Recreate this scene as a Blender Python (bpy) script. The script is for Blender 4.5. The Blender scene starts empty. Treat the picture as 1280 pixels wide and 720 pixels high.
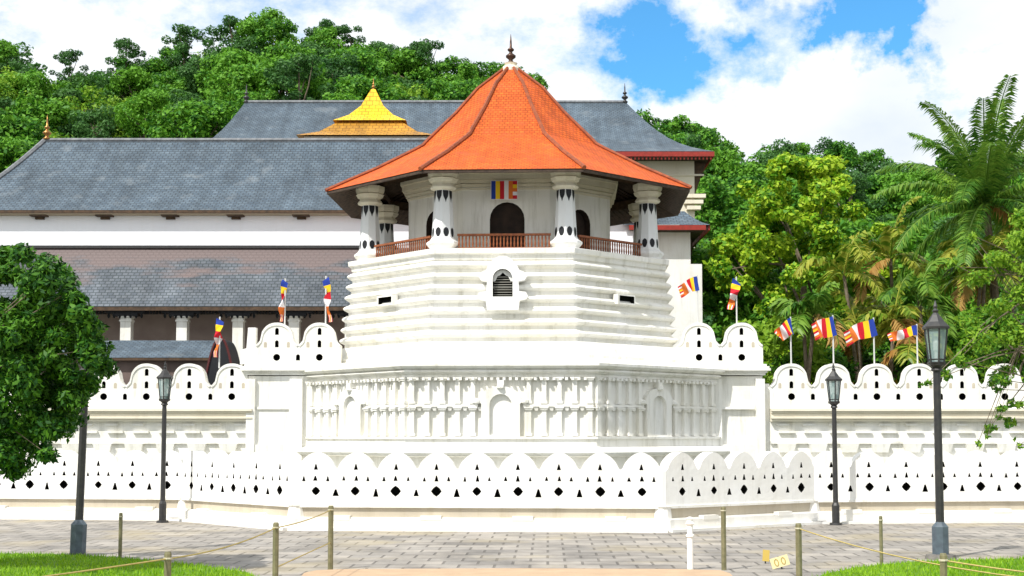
import bpy, bmesh, math, random
import numpy as np
from mathutils import Vector, Matrix
R = math.radians
sc = bpy.context.scene
col = sc.collection
# ------------------------------------------------------------------ camera
F = 1700.0; TILT = R(4.0); CH = 1.9; HOR = 545.0
CYP = HOR - F*math.tan(TILT)
cam_d = bpy.data.cameras.new('camera'); cam = bpy.data.objects.new('camera', cam_d); col.objects.link(cam)
cam.location = (0, 0, CH); cam.rotation_euler = (R(90)+TILT, 0, 0)
cam_d.sensor_width = 36; cam_d.lens = F/1280*36
cam_d.shift_y = -(CYP-360)/1280*-1
cam_d.clip_start = .1; cam_d.clip_end = 3000
sc.camera = cam
# ------------------------------------------------------------------ world
SUN_AZ = 40.0; SUN_EL = 50.0      # degrees to the left of the line back to the viewer, height
w = bpy.data.worlds.new('World'); sc.world = w; w.use_nodes = True
nt = w.node_tree; nt.nodes.clear()
def N(nt, t, **k):
    n = nt.nodes.new(t)
    for a, b in k.items():
        if a.startswith('i_'): n.inputs[int(a[2:])].default_value = b
        else: setattr(n, a, b)
    return n
out = N(nt, 'ShaderNodeOutputWorld'); bg = N(nt, 'ShaderNodeBackground'); bg.inputs[1].default_value = .1
sky = N(nt, 'ShaderNodeTexSky'); sky.sky_type = 'NISHITA'; sky.sun_disc = False
sky.sun_elevation = R(SUN_EL); sky.sun_rotation = R(180+SUN_AZ)
tc = N(nt, 'ShaderNodeTexCoord')
mp = N(nt, 'ShaderNodeMapping'); mp.inputs['Scale'].default_value = (1, 1, 1.7); mp.inputs['Location'].default_value = (.3, .1, .45)
n1 = N(nt, 'ShaderNodeTexNoise'); n1.inputs['Scale'].default_value = 9; n1.inputs['Detail'].default_value = 9; n1.inputs['Roughness'].default_value = .66
n2 = N(nt, 'ShaderNodeTexNoise'); n2.inputs['Scale'].default_value = 5; n2.inputs['Detail'].default_value = 6
L = nt.links.new
L(tc.outputs['Generated'], mp.inputs[0]); L(mp.outputs[0], n1.inputs[0]); L(mp.outputs[0], n2.inputs[0])
def M2(op, a, b, clamp=False, nt=nt):
    m = nt.nodes.new('ShaderNodeMath'); m.operation = op; m.use_clamp = clamp
    for i, x in enumerate((a, b)):
        if isinstance(x, (int, float)): m.inputs[i].default_value = x
        else: nt.links.new(x, m.inputs[i])
    return m.outputs[0]
acc = M2('ADD', n1.outputs[0], .2)
# clear patches of blue between the clouds, their edges torn by turbulence
nd = N(nt, 'ShaderNodeTexNoise'); nd.inputs['Scale'].default_value = 16; nd.inputs['Detail'].default_value = 8; nd.inputs['Roughness'].default_value = .6; L(tc.outputs['Generated'], nd.inputs[0])
vsb = N(nt, 'ShaderNodeVectorMath'); vsb.operation = 'SUBTRACT'; L(nd.outputs['Color'], vsb.inputs[0]); vsb.inputs[1].default_value = (.5, .5, .5)
vsc = N(nt, 'ShaderNodeVectorMath'); vsc.operation = 'SCALE'; L(vsb.outputs[0], vsc.inputs[0]); vsc.inputs['Scale'].default_value = .16
vad = N(nt, 'ShaderNodeVectorMath'); vad.operation = 'ADD'; L(vsc.outputs[0], vad.inputs[0]); L(tc.outputs['Generated'], vad.inputs[1])
for (px, py, rad, amt) in ((780, 25, .030, .27), (835, 85, .030, .27), (905, 75, .034, .24), (960, 100, .018, .14), (1085, 12, .042, .46), (1145, 22, .024, .34), (1030, 50, .024, .22), (960, 0, .018, .16), (880, 20, .02, .13), (300, -460, .25, .2)):
    u, v = (px-640)/F, (HOR-py)/F
    d = Vector((u, 1, v)).normalized()
    dist = N(nt, 'ShaderNodeVectorMath'); dist.operation = 'DISTANCE'; L(vad.outputs[0], dist.inputs[0]); dist.inputs[1].default_value = d
    q = M2('DIVIDE', dist.outputs['Value'], rad); q = M2('POWER', q, 2); q = M2('MULTIPLY', q, -1); q = M2('POWER', 2.718, q)
    acc = M2('SUBTRACT', acc, M2('MULTIPLY', q, amt))
cr = N(nt, 'ShaderNodeValToRGB'); cr.color_ramp.elements[0].position = .38; cr.color_ramp.elements[1].position = .64
L(acc, cr.inputs[0])
cc = N(nt, 'ShaderNodeValToRGB'); cc.color_ramp.elements[0].position = .3; cc.color_ramp.elements[1].position = .58
cc.color_ramp.elements[0].color = (6.6, 7.4, 8.4, 1); cc.color_ramp.elements[1].color = (9.6, 9.8, 10.0, 1)
L(n2.outputs[0], cc.inputs[0])
blue = N(nt, 'ShaderNodeMixRGB'); blue.blend_type = 'MULTIPLY'; blue.inputs[0].default_value = 1; blue.inputs[2].default_value = (.60, 1.42, 1.85, 1)
L(sky.outputs[0], blue.inputs[1])
mx = N(nt, 'ShaderNodeMixRGB'); L(cr.outputs[0], mx.inputs[0]); L(blue.outputs[0], mx.inputs[1]); L(cc.outputs[0], mx.inputs[2])
L(mx.outputs[0], bg.inputs[0]); L(bg.outputs[0], out.inputs[0])
# ------------------------------------------------------------------ sun
sd = bpy.data.lights.new('sun', 'SUN'); sd.energy = 4.2; sd.angle = R(.5); sd.color = (1, .965, .91)
sun = bpy.data.objects.new('sun', sd); col.objects.link(sun)
sdir = Vector((-math.sin(R(SUN_AZ))*math.cos(R(SUN_EL)), -math.cos(R(SUN_AZ))*math.cos(R(SUN_EL)), math.sin(R(SUN_EL))))
sun.rotation_euler = sdir.to_track_quat('Z', 'Y').to_euler(); sun.location = (-30, -20, 60)
sc.view_settings.view_transform = 'Standard'; sc.view_settings.look = 'None'; sc.view_settings.gamma = 1
sc.view_settings.exposure = 0.22
try: sc.view_settings.use_curve_mapping = False
except Exception: pass
# ------------------------------------------------------------------ helpers
def P(x, y, D):
    u = (x-640)/F; v = (CYP-y)/F
    k = D/(math.cos(TILT)-v*math.sin(TILT))
    return Vector((u*k, D, CH+(math.sin(TILT)+v*math.cos(TILT))*k))
def G(x, y, z=0):           # point of the ground plane seen at a pixel
    a = P(x, y, 1.0)-Vector((0, 0, CH)); k = (z-CH)/a.z
    return Vector((a.x*k, a.y*k, z))
def Z(y, D): return P(640, y, D).z
rng = random.Random(7)
def tag(o, label=None, cat=None, group=None, kind=None):
    if label: o['label'] = label
    if cat: o['category'] = cat
    if group: o['group'] = group
    if kind: o['kind'] = kind
    return o
def empty(name, loc, label, cat, group=None):
    o = bpy.data.objects.new(name, None); col.objects.link(o); o.location = loc; o.empty_display_size = .3
    return tag(o, label, cat, group)
class MB:
    def __init__(s): s.v = []; s.f = []; s.m = []; s.uv = []; s.hasuv = False
    def add(s, vs, fs, mi=0, M=None, uvs=None):
        n = len(s.v)
        s.v += [tuple(M @ Vector(v)) if M else tuple(v) for v in vs]
        for i, f in enumerate(fs):
            s.f.append(tuple(a+n for a in f)); s.m.append(mi[i] if isinstance(mi, list) else mi)
            if uvs: s.hasuv = True; s.uv.append(uvs[i])
            else: s.uv.append([(0, 0)]*len(f))
        return s
    def box(s, c, d, rz=0, mi=0, M=None, taper=1):
        x, y, z = d[0]/2, d[1]/2, d[2]/2
        vs = [(-x, -y, -z), (x, -y, -z), (x, y, -z), (-x, y, -z)]+[(a*taper, b*taper, z) for a, b in ((-x, -y), (x, -y), (x, y), (-x, y))]
        T = Matrix.Translation(c) @ Matrix.Rotation(rz, 4, 'Z')
        if M: T = M @ T
        return s.add(vs, [(3, 2, 1, 0), (4, 5, 6, 7), (0, 1, 5, 4), (1, 2, 6, 5), (2, 3, 7, 6), (3, 0, 4, 7)], mi, T)
    def lathe(s, prof, n=12, c=(0, 0, 0), rot=0, mi=0, M=None, caps=True):
        vs = []; fs = []
        for (r, z) in prof:
            for k in range(n):
                a = rot+2*math.pi*k/n; vs.append((c[0]+r*math.sin(a), c[1]-r*math.cos(a), c[2]+z))
        for i in range(len(prof)-1):
            for k in range(n):
                k2 = (k+1) % n; fs.append((i*n+k, i*n+k2, (i+1)*n+k2, (i+1)*n+k))
        if caps: fs.append(tuple(range(n))[::-1]); fs.append(tuple(range((len(prof)-1)*n, len(prof)*n)))
        return s.add(vs, fs, mi, M)
    def tube(s, pts, rad, n=6, mi=0):
        pts = [Vector(p) for p in pts]
        if not isinstance(rad, (list, tuple)): rad = [rad]*len(pts)
        vs = []; fs = []
        for i, p in enumerate(pts):
            t = (pts[min(i+1, len(pts)-1)]-pts[max(i-1, 0)]).normalized()
            a = t.cross(Vector((0, 0, 1)) if abs(t.z) < .9 else Vector((1, 0, 0))).normalized(); b = t.cross(a)
            for k in range(n):
                g = 2*math.pi*k/n; vs.append(p+rad[i]*(a*math.cos(g)+b*math.sin(g)))
        for i in range(len(pts)-1):
            for k in range(n):
                k2 = (k+1) % n; fs.append((i*n+k, i*n+k2, (i+1)*n+k2, (i+1)*n+k))
        fs.append(tuple(range(n))); fs.append(tuple(range((len(pts)-1)*n, len(pts)*n)))
        return s.add(vs, fs, mi)
    def panel(s, outline, holes, y0, y1, M=None, depth=None, mi=0, mh=1):
        """slab in x,z from y0 (front) to y1 (back) with recesses sunk 'depth' into the front"""
        bm = bmesh.new(); es = []
        for lp in [outline]+holes:
            vv = [bm.verts.new((x, y0, z)) for x, z in lp]
            es += [bm.edges.new((vv[i], vv[(i+1) % len(vv)])) for i in range(len(vv))]
        bmesh.ops.triangle_fill(bm, use_beauty=True, use_dissolve=False, edges=es, normal=(0, -1, 0))
        bm.verts.index_update()
        vs = [tuple(v.co) for v in bm.verts]; fs = [tuple(v.index for v in f.verts) for f in bm.faces]; bm.free()
        mm = [mi]*len(fs)
        n = len(outline); b = len(vs)
        vs += [(x, y1, z) for x, z in outline]
        for i in range(n): fs.append((i, (i+1) % n, b+(i+1) % n, b+i)); mm.append(mi)
        fs.append(tuple(range(b, b+n))); mm.append(mi)
        k0 = n
        for h in holes:
            m = len(h); b2 = len(vs); dd = depth if depth else (y1-y0)*.7
            vs += [(x, y0+dd, z) for x, z in h]
            for i in range(m): fs.append((k0+i, k0+(i+1) % m, b2+(i+1) % m, b2+i)); mm.append(mh)
            fs.append(tuple(range(b2, b2+m))); mm.append(mh)
            k0 += m
        return s.add(vs, fs, mm, M)
    def mesh(s, name, mats, recalc=True, smooth=False, off=None):
        me = bpy.data.meshes.new(name)
        V = [tuple(Vector(v)-off) for v in s.v] if off is not None else s.v
        me.from_pydata(V, [], s.f)
        for m in (mats if isinstance(mats, (list, tuple)) else [mats]): me.materials.append(m)
        me.polygons.foreach_set('material_index', s.m)
        if s.hasuv:
            uvl = me.uv_layers.new(name='uv'); flat = [c for f in s.uv for p in f for c in p]; uvl.data.foreach_set('uv', flat)
        me.update()
        if recalc:
            bm = bmesh.new(); bm.from_mesh(me); bmesh.ops.recalc_face_normals(bm, faces=bm.faces); bm.to_mesh(me); bm.free()
        if smooth: me.polygons.foreach_set('use_smooth', [True]*len(me.polygons))
        return me
    def build(s, name, mats, parent=None, **k):
        off = None
        if parent is not None:
            p = parent; off = Vector((0, 0, 0))
            while p: off = off+p.location; p = p.parent
        o = bpy.data.objects.new(name, s.mesh(name, mats, off=off, **k)); col.objects.link(o)
        if parent is not None: o.parent = parent
        return o
def inst(name, me, parent, loc, rz=0, world=True):
    o = bpy.data.objects.new(name, me); col.objects.link(o); o.parent = parent
    off = Vector((0, 0, 0)); p = parent
    while p and world: off += p.location; p = p.parent
    o.location = Vector(loc)-off; o.rotation_euler = (0, 0, rz); return o
def copytree(o, parent=None):
    c = o.copy(); col.objects.link(c); c.parent = parent
    for ch in [x for x in bpy.data.objects if x.parent == o]: copytree(ch, c)
    return c
# ------------------------------------------------------------------ materials
def mat(name, c1, c2=None, scale=4, rough=.7, bump=0, bscale=30, spec=.3, metal=0, coords='Object', detail=6, ramp=(.35, .65)):
    m = bpy.data.materials.new(name); m.use_nodes = True; t = m.node_tree; b = t.nodes['Principled BSDF']
    b.inputs['Roughness'].default_value = rough; b.inputs['Metallic'].default_value = metal
    b.inputs['Specular IOR Level'].default_value = spec
    b.inputs['Base Color'].default_value = (*c1, 1)
    tc = t.nodes.new('ShaderNodeTexCoord')
    if c2:
        n = t.nodes.new('ShaderNodeTexNoise'); n.inputs['Scale'].default_value = scale; n.inputs['Detail'].default_value = detail
        r = t.nodes.new('ShaderNodeValToRGB'); r.color_ramp.elements[0].position = ramp[0]; r.color_ramp.elements[1].position = ramp[1]
        r.color_ramp.elements[0].color = (*c1, 1); r.color_ramp.elements[1].color = (*c2, 1)
        t.links.new(tc.outputs[coords], n.inputs[0]); t.links.new(n.outputs[0], r.inputs[0]); t.links.new(r.outputs[0], b.inputs['Base Color'])
    if bump:
        n = t.nodes.new('ShaderNodeTexNoise'); n.inputs['Scale'].default_value = bscale; n.inputs['Detail'].default_value = 5
        bp = t.nodes.new('ShaderNodeBump'); bp.inputs['Strength'].default_value = bump; bp.inputs['Distance'].default_value = .02
        t.links.new(tc.outputs[coords], n.inputs[0]); t.links.new(n.outputs[0], bp.inputs['Height']); t.links.new(bp.outputs[0], b.inputs['Normal'])
    return m
def white_mat(name, base, stain, amt=.5, dirt=(.42, .36, .24)):
    """lime-washed plaster with run-off streaks and blotches"""
    m = bpy.data.materials.new(name); m.use_nodes = True; t = m.node_tree; b = t.nodes['Principled BSDF']; K = t.links.new
    b.inputs['Roughness'].default_value = .85; b.inputs['Specular IOR Level'].default_value = .15
    g = t.nodes.new('ShaderNodeNewGeometry')
    mp = t.nodes.new('ShaderNodeMapping'); mp.inputs['Scale'].default_value = (3.2, 3.2, .35); K(g.outputs['Position'], mp.inputs[0])
    a = t.nodes.new('ShaderNodeTexNoise'); a.inputs['Scale'].default_value = 1; a.inputs['Detail'].default_value = 9; a.inputs['Roughness'].default_value = .72; K(mp.outputs[0], a.inputs[0])
    c = t.nodes.new('ShaderNodeTexNoise'); c.inputs['Scale'].default_value = .9; c.inputs['Detail'].default_value = 5; K(g.outputs['Position'], c.inputs[0])
    r1 = t.nodes.new('ShaderNodeValToRGB'); r1.color_ramp.elements[0].position = .5; r1.color_ramp.elements[1].position = .78; K(a.outputs[0], r1.inputs[0])
    r2 = t.nodes.new('ShaderNodeValToRGB'); r2.color_ramp.elements[0].position = .35; r2.color_ramp.elements[1].position = .7; K(c.outputs[0], r2.inputs[0])
    x1 = t.nodes.new('ShaderNodeMixRGB'); x1.inputs[1].default_value = (*base, 1); x1.inputs[2].default_value = (*stain, 1); K(r2.outputs[0], x1.inputs[0])
    mu = t.nodes.new('ShaderNodeMath'); mu.operation = 'MULTIPLY'; mu.inputs[1].default_value = amt; K(r1.outputs[0], mu.inputs[0])
    x2 = t.nodes.new('ShaderNodeMixRGB'); K(mu.outputs[0], x2.inputs[0]); K(x1.outputs[0], x2.inputs[1]); x2.inputs[2].default_value = (*dirt, 1)
    K(x2.outputs[0], b.inputs['Base Color'])
    n = t.nodes.new('ShaderNodeTexNoise'); n.inputs['Scale'].default_value = 6; n.inputs['Detail'].default_value = 8; K(g.outputs['Position'], n.inputs[0])
    bp = t.nodes.new('ShaderNodeBump'); bp.inputs['Strength'].default_value = .35; bp.inputs['Distance'].default_value = .03; K(n.outputs[0], bp.inputs['Height']); K(bp.outputs[0], b.inputs['Normal'])
    return m
def tile_mat(name, ca, cb, cmort, bw=.25, bh=.18, big=(.7, 1.15), mort=.02, rough=.75, patch=None, scale=1):
    """roof tiles laid out by the roof's own UV (metres)"""
    m = bpy.data.materials.new(name); m.use_nodes = True; t = m.node_tree; b = t.nodes['Principled BSDF']; K = t.links.new
    b.inputs['Roughness'].default_value = rough; b.inputs['Specular IOR Level'].default_value = .25
    uv = t.nodes.new('ShaderNodeUVMap'); uv.uv_map = 'uv'
    br = t.nodes.new('ShaderNodeTexBrick'); br.inputs['Color1'].default_value = (*ca, 1); br.inputs['Color2'].default_value = (*cb, 1); br.inputs['Mortar'].default_value = (*cmort, 1)
    br.inputs['Scale'].default_value = 1; br.inputs['Brick Width'].default_value = bw; br.inputs['Row Height'].default_value = bh; br.inputs['Mortar Size'].default_value = mort; br.inputs['Mortar Smooth'].default_value = .3
    K(uv.outputs[0], br.inputs[0])
    g = t.nodes.new('ShaderNodeNewGeometry')
    n = t.nodes.new('ShaderNodeTexNoise'); n.inputs['Scale'].default_value = .55*scale; n.inputs['Detail'].default_value = 9; n.inputs['Roughness'].default_value = .7; K(g.outputs['Position'], n.inputs[0])
    mr = t.nodes.new('ShaderNodeMapRange'); mr.inputs[1].default_value = .3; mr.inputs[2].default_value = .7; mr.inputs[3].default_value = big[0]; mr.inputs[4].default_value = big[1]; K(n.outputs[0], mr.inputs[0])
    x = t.nodes.new('ShaderNodeVectorMath'); x.operation = 'SCALE'; K(br.outputs[0], x.inputs[0]); K(mr.outputs[0], x.inputs['Scale'])
    # grey run-off streaks down the slope
    mp = t.nodes.new('ShaderNodeMapping'); mp.inputs['Scale'].default_value = (2.2, .18, 1); K(uv.outputs[0], mp.inputs[0])
    sn = t.nodes.new('ShaderNodeTexNoise'); sn.inputs['Scale'].default_value = 1; sn.inputs['Detail'].default_value = 8; sn.inputs['Roughness'].default_value = .7; K(mp.outputs[0], sn.inputs[0])
    m3 = t.nodes.new('ShaderNodeMapRange'); m3.inputs[1].default_value = .3; m3.inputs[2].default_value = .7; m3.inputs[3].default_value = .72; m3.inputs[4].default_value = 1.22; K(sn.outputs[0], m3.inputs[0])
    x0 = t.nodes.new('ShaderNodeVectorMath'); x0.operation = 'SCALE'; K(x.outputs[0], x0.inputs[0]); K(m3.outputs[0], x0.inputs['Scale']); x = x0
    last = x.outputs[0]
    if patch:
        n2 = t.nodes.new('ShaderNodeTexNoise'); n2.inputs['Scale'].default_value = patch[1]; n2.inputs['Detail'].default_value = 6; mq = t.nodes.new('ShaderNodeMapping'); mq.inputs['Scale'].default_value = patch[4] if len(patch) > 4 else (1, 1, 1)
        K(g.outputs['Position'], mq.inputs[0]); K(mq.outputs[0], n2.inputs[0])
        r = t.nodes.new('ShaderNodeValToRGB'); r.color_ramp.elements[0].position = patch[2]; r.color_ramp.elements[1].position = patch[3]
        if len(patch) > 5:      # weathering that follows the courses up the slope
            sp_ = t.nodes.new('ShaderNodeSeparateXYZ'); K(uv.outputs[0], sp_.inputs[0])
            ma = t.nodes.new('ShaderNodeMath'); ma.operation = 'MULTIPLY_ADD'; K(sp_.outputs['Y'], ma.inputs[0]); ma.inputs[1].default_value = patch[5]; K(n2.outputs[0], ma.inputs[2]); K(ma.outputs[0], r.inputs[0])
        else: K(n2.outputs[0], r.inputs[0])
        xx = t.nodes.new('ShaderNodeMixRGB'); K(r.outputs[0], xx.inputs[0]); K(last, xx.inputs[1]); xx.inputs[2].default_value = (*patch[0], 1); last = xx.outputs[0]
    K(last, b.inputs['Base Color'])
    bp = t.nodes.new('ShaderNodeBump'); bp.inputs['Strength'].default_value = .8; bp.inputs['Distance'].default_value = .03; bp.invert = True; K(br.outputs['Fac'], bp.inputs['Height']); K(bp.outputs[0], b.inputs['Normal'])
    return m
WHITE = white_mat('limewash', (.86, .85, .81), (.80, .78, .70), .62, (.38, .36, .28))
WHITE2 = white_mat('limewash_wall', (.87, .87, .85), (.83, .81, .75), .36, (.42, .39, .31))
CREAM = white_mat('cream_plaster', (.80, .75, .62), (.74, .68, .54), .3)
SHADE_TAN = white_mat('shade_tan_plaster', (.56, .50, .39), (.46, .41, .33), .6, (.34, .28, .18))  # tan of ledge and niche shade put into the plaster, with dirt streaks
BASEW = white_mat('base_plaster', (.83, .82, .78), (.76, .73, .66), .35, (.4, .36, .27))
SOOT_SHADE = mat('soot_shade_recess', (.012, .012, .011), rough=.95, spec=.05)  # near-black holds lamp soot and the shade inside holes, vents and window
BLUEW = white_mat('white_wall_cool', (.87, .88, .91), (.85, .86, .89), .08)
ORANGE = tile_mat('orange_roof_tiles', (.76, .145, .02), (.60, .10, .016), (.36, .07, .014), .18, .14, (.68, 1.2), .014, patch=((.45, .085, .03), 2.2, .52, .8))
SLATE = tile_mat('slate_tiles', (.10, .135, .165), (.07, .10, .13), (.05, .062, .075), .26, .19, (.65, 1.4), .02, .6, patch=((.2, .225, .24), .9, .6, .85))
SLATER = tile_mat('weathered_slate_tiles', (.125, .14, .16), (.085, .10, .12), (.05, .065, .07), .26, .19, (.65, 1.4), .02, .6, patch=((.165, .13, .125), 1.5, .84, 1.02, (.3, .3, 1.5), .16))
GOLD = tile_mat('gold_sheet', (.95, .58, .02), (.86, .48, .015), (.5, .24, .01), .35, .3, (.85, 1.1), .02, .4)
GOLDD = tile_mat('dull_gold_sheet', (.50, .25, .03), (.42, .2, .025), (.25, .12, .02), .35, .3, (.75, 1.15), .02, .5)
RIDGE = mat('ridge_tiles', (.33, .085, .03), (.20, .06, .03), 6, bump=.5)
RIDGES = mat('slate_ridge', (.22, .23, .24), (.13, .14, .15), 5)
WOODD = mat('dark_timber', (.05, .032, .02), (.10, .06, .034), 5, rough=.7)
WOODS = mat('soffit_timber', (.045, .032, .024), (.085, .058, .04), 7, rough=.8)
WOODR = mat('red_brown_rail', (.30, .10, .035), (.2, .06, .025), 8, rough=.5)
REDP = mat('red_fascia', (.33, .035, .025), (.24, .03, .02), 5, rough=.6)
BLACKP = mat('black_paint', (.012, .013, .016), rough=.5)
BROWNW = mat('brown_verandah_wall', (.17, .125, .11), (.12, .09, .08), 1.5, rough=.8)
DOORM = mat('shaded_doorway', (.022, .015, .012), (.045, .028, .02), 3, rough=.8)  # near-black puts the shade inside the pavilion arches into the colour
BRASS = mat('aged_brass', (.42, .22, .06), (.25, .12, .05), 9, rough=.35, metal=.7)
IRON = mat('black_iron', (.018, .019, .021), (.035, .033, .03), 12, rough=.45, spec=.5)
IRONB = mat('blue_grey_iron', (.10, .135, .16), (.07, .09, .11), 9, rough=.5, spec=.4)
GLASSL = mat('lantern_glass', (.30, .42, .42), rough=.1, spec=.8)
GLASSL.node_tree.nodes['Principled BSDF'].inputs['Alpha'].default_value = .55
POSTM = mat('olive_painted_post', (.14, .135, .07), (.22, .2, .11), 14, rough=.55)
ROPEM = mat('yellow_rope', (.5, .4, .14), (.38, .3, .12), 40, rough=.9)
BARK = mat('bark', (.13, .10, .07), (.22, .18, .13), 6, rough=.95, bump=.7, bscale=12)
POLEM = mat('pale_pole', (.62, .62, .60), rough=.4, spec=.5)
FL = dict(blue=mat('flag_blue', (.02, .05, .32), rough=.9), yellow=mat('flag_yellow', (.85, .55, .02), rough=.9), red=mat('flag_red', (.55, .015, .03), rough=.9),
          white=mat('flag_white', (.8, .76, .78), rough=.9), orange=mat('flag_orange', (.72, .17, .03), rough=.9))
FLM = [FL[k] for k in ('blue', 'yellow', 'red', 'white', 'orange')]
def leaf_mat(name, dark, mid, light, trans=.3, rough=.55):
    m = bpy.data.materials.new(name); m.use_nodes = True; t = m.node_tree; b = t.nodes['Principled BSDF']; K = t.links.new
    g = t.nodes.new('ShaderNodeNewGeometry'); oi = t.nodes.new('ShaderNodeObjectInfo')
    n = t.nodes.new('ShaderNodeTexNoise'); n.inputs['Scale'].default_value = .45; n.inputs['Detail'].default_value = 3; K(g.outputs['Position'], n.inputs[0])
    a = t.nodes.new('ShaderNodeMath'); a.operation = 'MULTIPLY_ADD'; K(g.outputs['Random Per Island'], a.inputs[0]); a.inputs[1].default_value = .55
    K(n.outputs[0], a.inputs[2])
    s = t.nodes.new('ShaderNodeMath'); s.operation = 'MULTIPLY_ADD'; K(oi.outputs['Random'], s.inputs[0]); s.inputs[1].default_value = .35; K(a.outputs[0], s.inputs[2])
    r = t.nodes.new('ShaderNodeValToRGB'); r.color_ramp.elements[0].position = .55; r.color_ramp.elements[1].position = 1.25 if False else 1.0
    e = r.color_ramp.elements.new(.78); e.color = (*mid, 1)
    r.color_ramp.elements[0].color = (*dark, 1); r.color_ramp.elements[-1].color = (*light, 1)
    K(s.outputs[0], r.inputs[0]); K(r.outputs[0], b.inputs['Base Color'])
    b.inputs['Roughness'].default_value = rough; b.inputs['Specular IOR Level'].default_value = .25
    tr = t.nodes.new('ShaderNodeBsdfTranslucent'); K(r.outputs[0], tr.inputs[0])
    mxs = t.nodes.new('ShaderNodeMixShader'); mxs.inputs[0].default_value = trans
    K(b.outputs[0], mxs.inputs[1]); K(tr.outputs[0], mxs.inputs[2]); K(mxs.outputs[0], t.nodes['Material Output'].inputs[0])
    return m
LF_HILL = leaf_mat('forest_leaves', (.022, .10, .009), (.052, .20, .016), (.14, .34, .025))
LF_HILL2 = leaf_mat('dusky_forest_leaves', (.024, .085, .02), (.042, .13, .03), (.075, .19, .04))
LF_BRIGHT = leaf_mat('yellow_green_leaves', (.035, .15, .006), (.14, .34, .012), (.40, .56, .03), .32)
LF_DARK = leaf_mat('deep_green_leaves', (.010, .05, .007), (.024, .11, .012), (.09, .24, .015))
LF_NEAR = leaf_mat('near_leaves', (.04, .14, .01), (.10, .26, .015), (.25, .42, .03), .35)
LF_PALM = leaf_mat('palm_leaves', (.03, .10, .012), (.07, .2, .02), (.18, .32, .04), .3, .4)
LF_PALMY = leaf_mat('yellowing_palm_leaves', (.07, .16, .012), (.16, .28, .02), (.40, .42, .06), .35, .4)
LF_DRY = leaf_mat('dry_fronds', (.30, .14, .03), (.38, .20, .05), (.5, .32, .1), .3)
LF_CROT = leaf_mat('croton_leaves', (.20, .09, .01), (.34, .2, .02), (.45, .35, .04), .3)
# ------------------------------------------------------------------ ground
def flat(name, pts, z, m, kind='structure', thick=None):
    mb = MB(); n = len(pts)
    if thick:
        vs = [(p[0], p[1], z) for p in pts]+[(p[0], p[1], z-thick) for p in pts]
        mb.add(vs, [tuple(range(n))]+[(i, (i+1) % n, n+(i+1) % n, n+i) for i in range(n)])
    else: mb.add([(p[0], p[1], z) for p in pts], [tuple(range(n))])
    o = mb.build(name, m, recalc=bool(thick)); tag(o, kind=kind); return o
EARTH = mat('earth', (.12, .11, .06), (.08, .10, .04), .5, rough=.95)
# terrain: one sheet that rises into the wooded hill behind the temple
SKY = [(-400, 90), (-150, 70), (0, 60), (50, 105), (120, 92), (200, 72), (260, 55), (330, 32), (410, 40), (480, 60), (560, 85), (620, 92), (700, 110), (820, 150), (870, 165), (930, 196), (1030, 186), (1100, 200), (1200, 205), (1400, 200), (1700, 230)]
def skyline(x):
    return float(np.interp(x, [a for a, b in SKY], [b for a, b in SKY]))
RIDGE_Y = 190.0
def ridge_h(X): 
    x = 640+X*F/RIDGE_Y
    return P(640, skyline(x), RIDGE_Y).z-10.5
def terrain(X, Y):
    if Y <= 98: return 0
    t = (Y-98)/(RIDGE_Y-98)
    h = ridge_h(X*RIDGE_Y/max(Y, 60) if Y < RIDGE_Y else X)
    if t <= 1: s = t*t*(3-2*t)*.45+t*.55; return h*s
    return max(h*(1-(t-1)*.5), -1)
xs = np.concatenate([np.linspace(-900, -130, 12), np.linspace(-120, 140, 66), np.linspace(150, 900, 12)])
ys = np.concatenate([np.linspace(-60, 95, 6), np.linspace(98, 230, 34), np.linspace(240, 500, 10), [700, 1200]])
mb = MB(); vs = [(x, y, terrain(x, y)+(rng.uniform(-.6, .6) if y > 105 else 0)) for y in ys for x in xs]; nx = len(xs)
fs = [(j*nx+i, j*nx+i+1, (j+1)*nx+i+1, (j+1)*nx+i) for j in range(len(ys)-1) for i in range(nx-1)]
mb.add(vs, fs); tag(mb.build('ground', EARTH, recalc=False, smooth=True), kind='structure')
# stone paving
pv = bpy.data.materials.new('stone_paving'); pv.use_nodes = True; t = pv.node_tree; b = t.nodes['Principled BSDF']; K = t.links.new
g = t.nodes.new('ShaderNodeNewGeometry')
mp = t.nodes.new('ShaderNodeMapping'); mp.inputs['Rotation'].default_value = (0, 0, R(1.5)); K(g.outputs['Position'], mp.inputs[0])
br = t.nodes.new('ShaderNodeTexBrick'); br.inputs['Scale'].default_value = 1; br.inputs['Brick Width'].default_value = .52; br.inputs['Row Height'].default_value = .52; br.inputs['Mortar Size'].default_value = .024; br.inputs['Mortar Smooth'].default_value = .5
br.offset = .5; br.inputs['Color1'].default_value = (.37, .335, .29, 1); br.inputs['Color2'].default_value = (.26, .24, .215, 1); br.inputs['Mortar'].default_value = (.16, .145, .125, 1); K(mp.outputs[0], br.inputs[0])
n = t.nodes.new('ShaderNodeTexNoise'); n.inputs['Scale'].default_value = .8; n.inputs['Detail'].default_value = 9; n.inputs['Roughness'].default_value = .7; K(g.outputs['Position'], n.inputs[0])
mr = t.nodes.new('ShaderNodeMapRange'); mr.inputs[1].default_value = .33; mr.inputs[2].default_value = .65; mr.inputs[3].default_value = .52; mr.inputs[4].default_value = 1.22; K(n.outputs[0], mr.inputs[0])
x = t.nodes.new('ShaderNodeVectorMath'); x.operation = 'SCALE'; K(br.outputs[0], x.inputs[0]); K(mr.outputs[0], x.inputs['Scale'])
n2 = t.nodes.new('ShaderNodeTexNoise'); n2.inputs['Scale'].default_value = .5; n2.inputs['Detail'].default_value = 5; K(g.outputs['Position'], n2.inputs[0])
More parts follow.
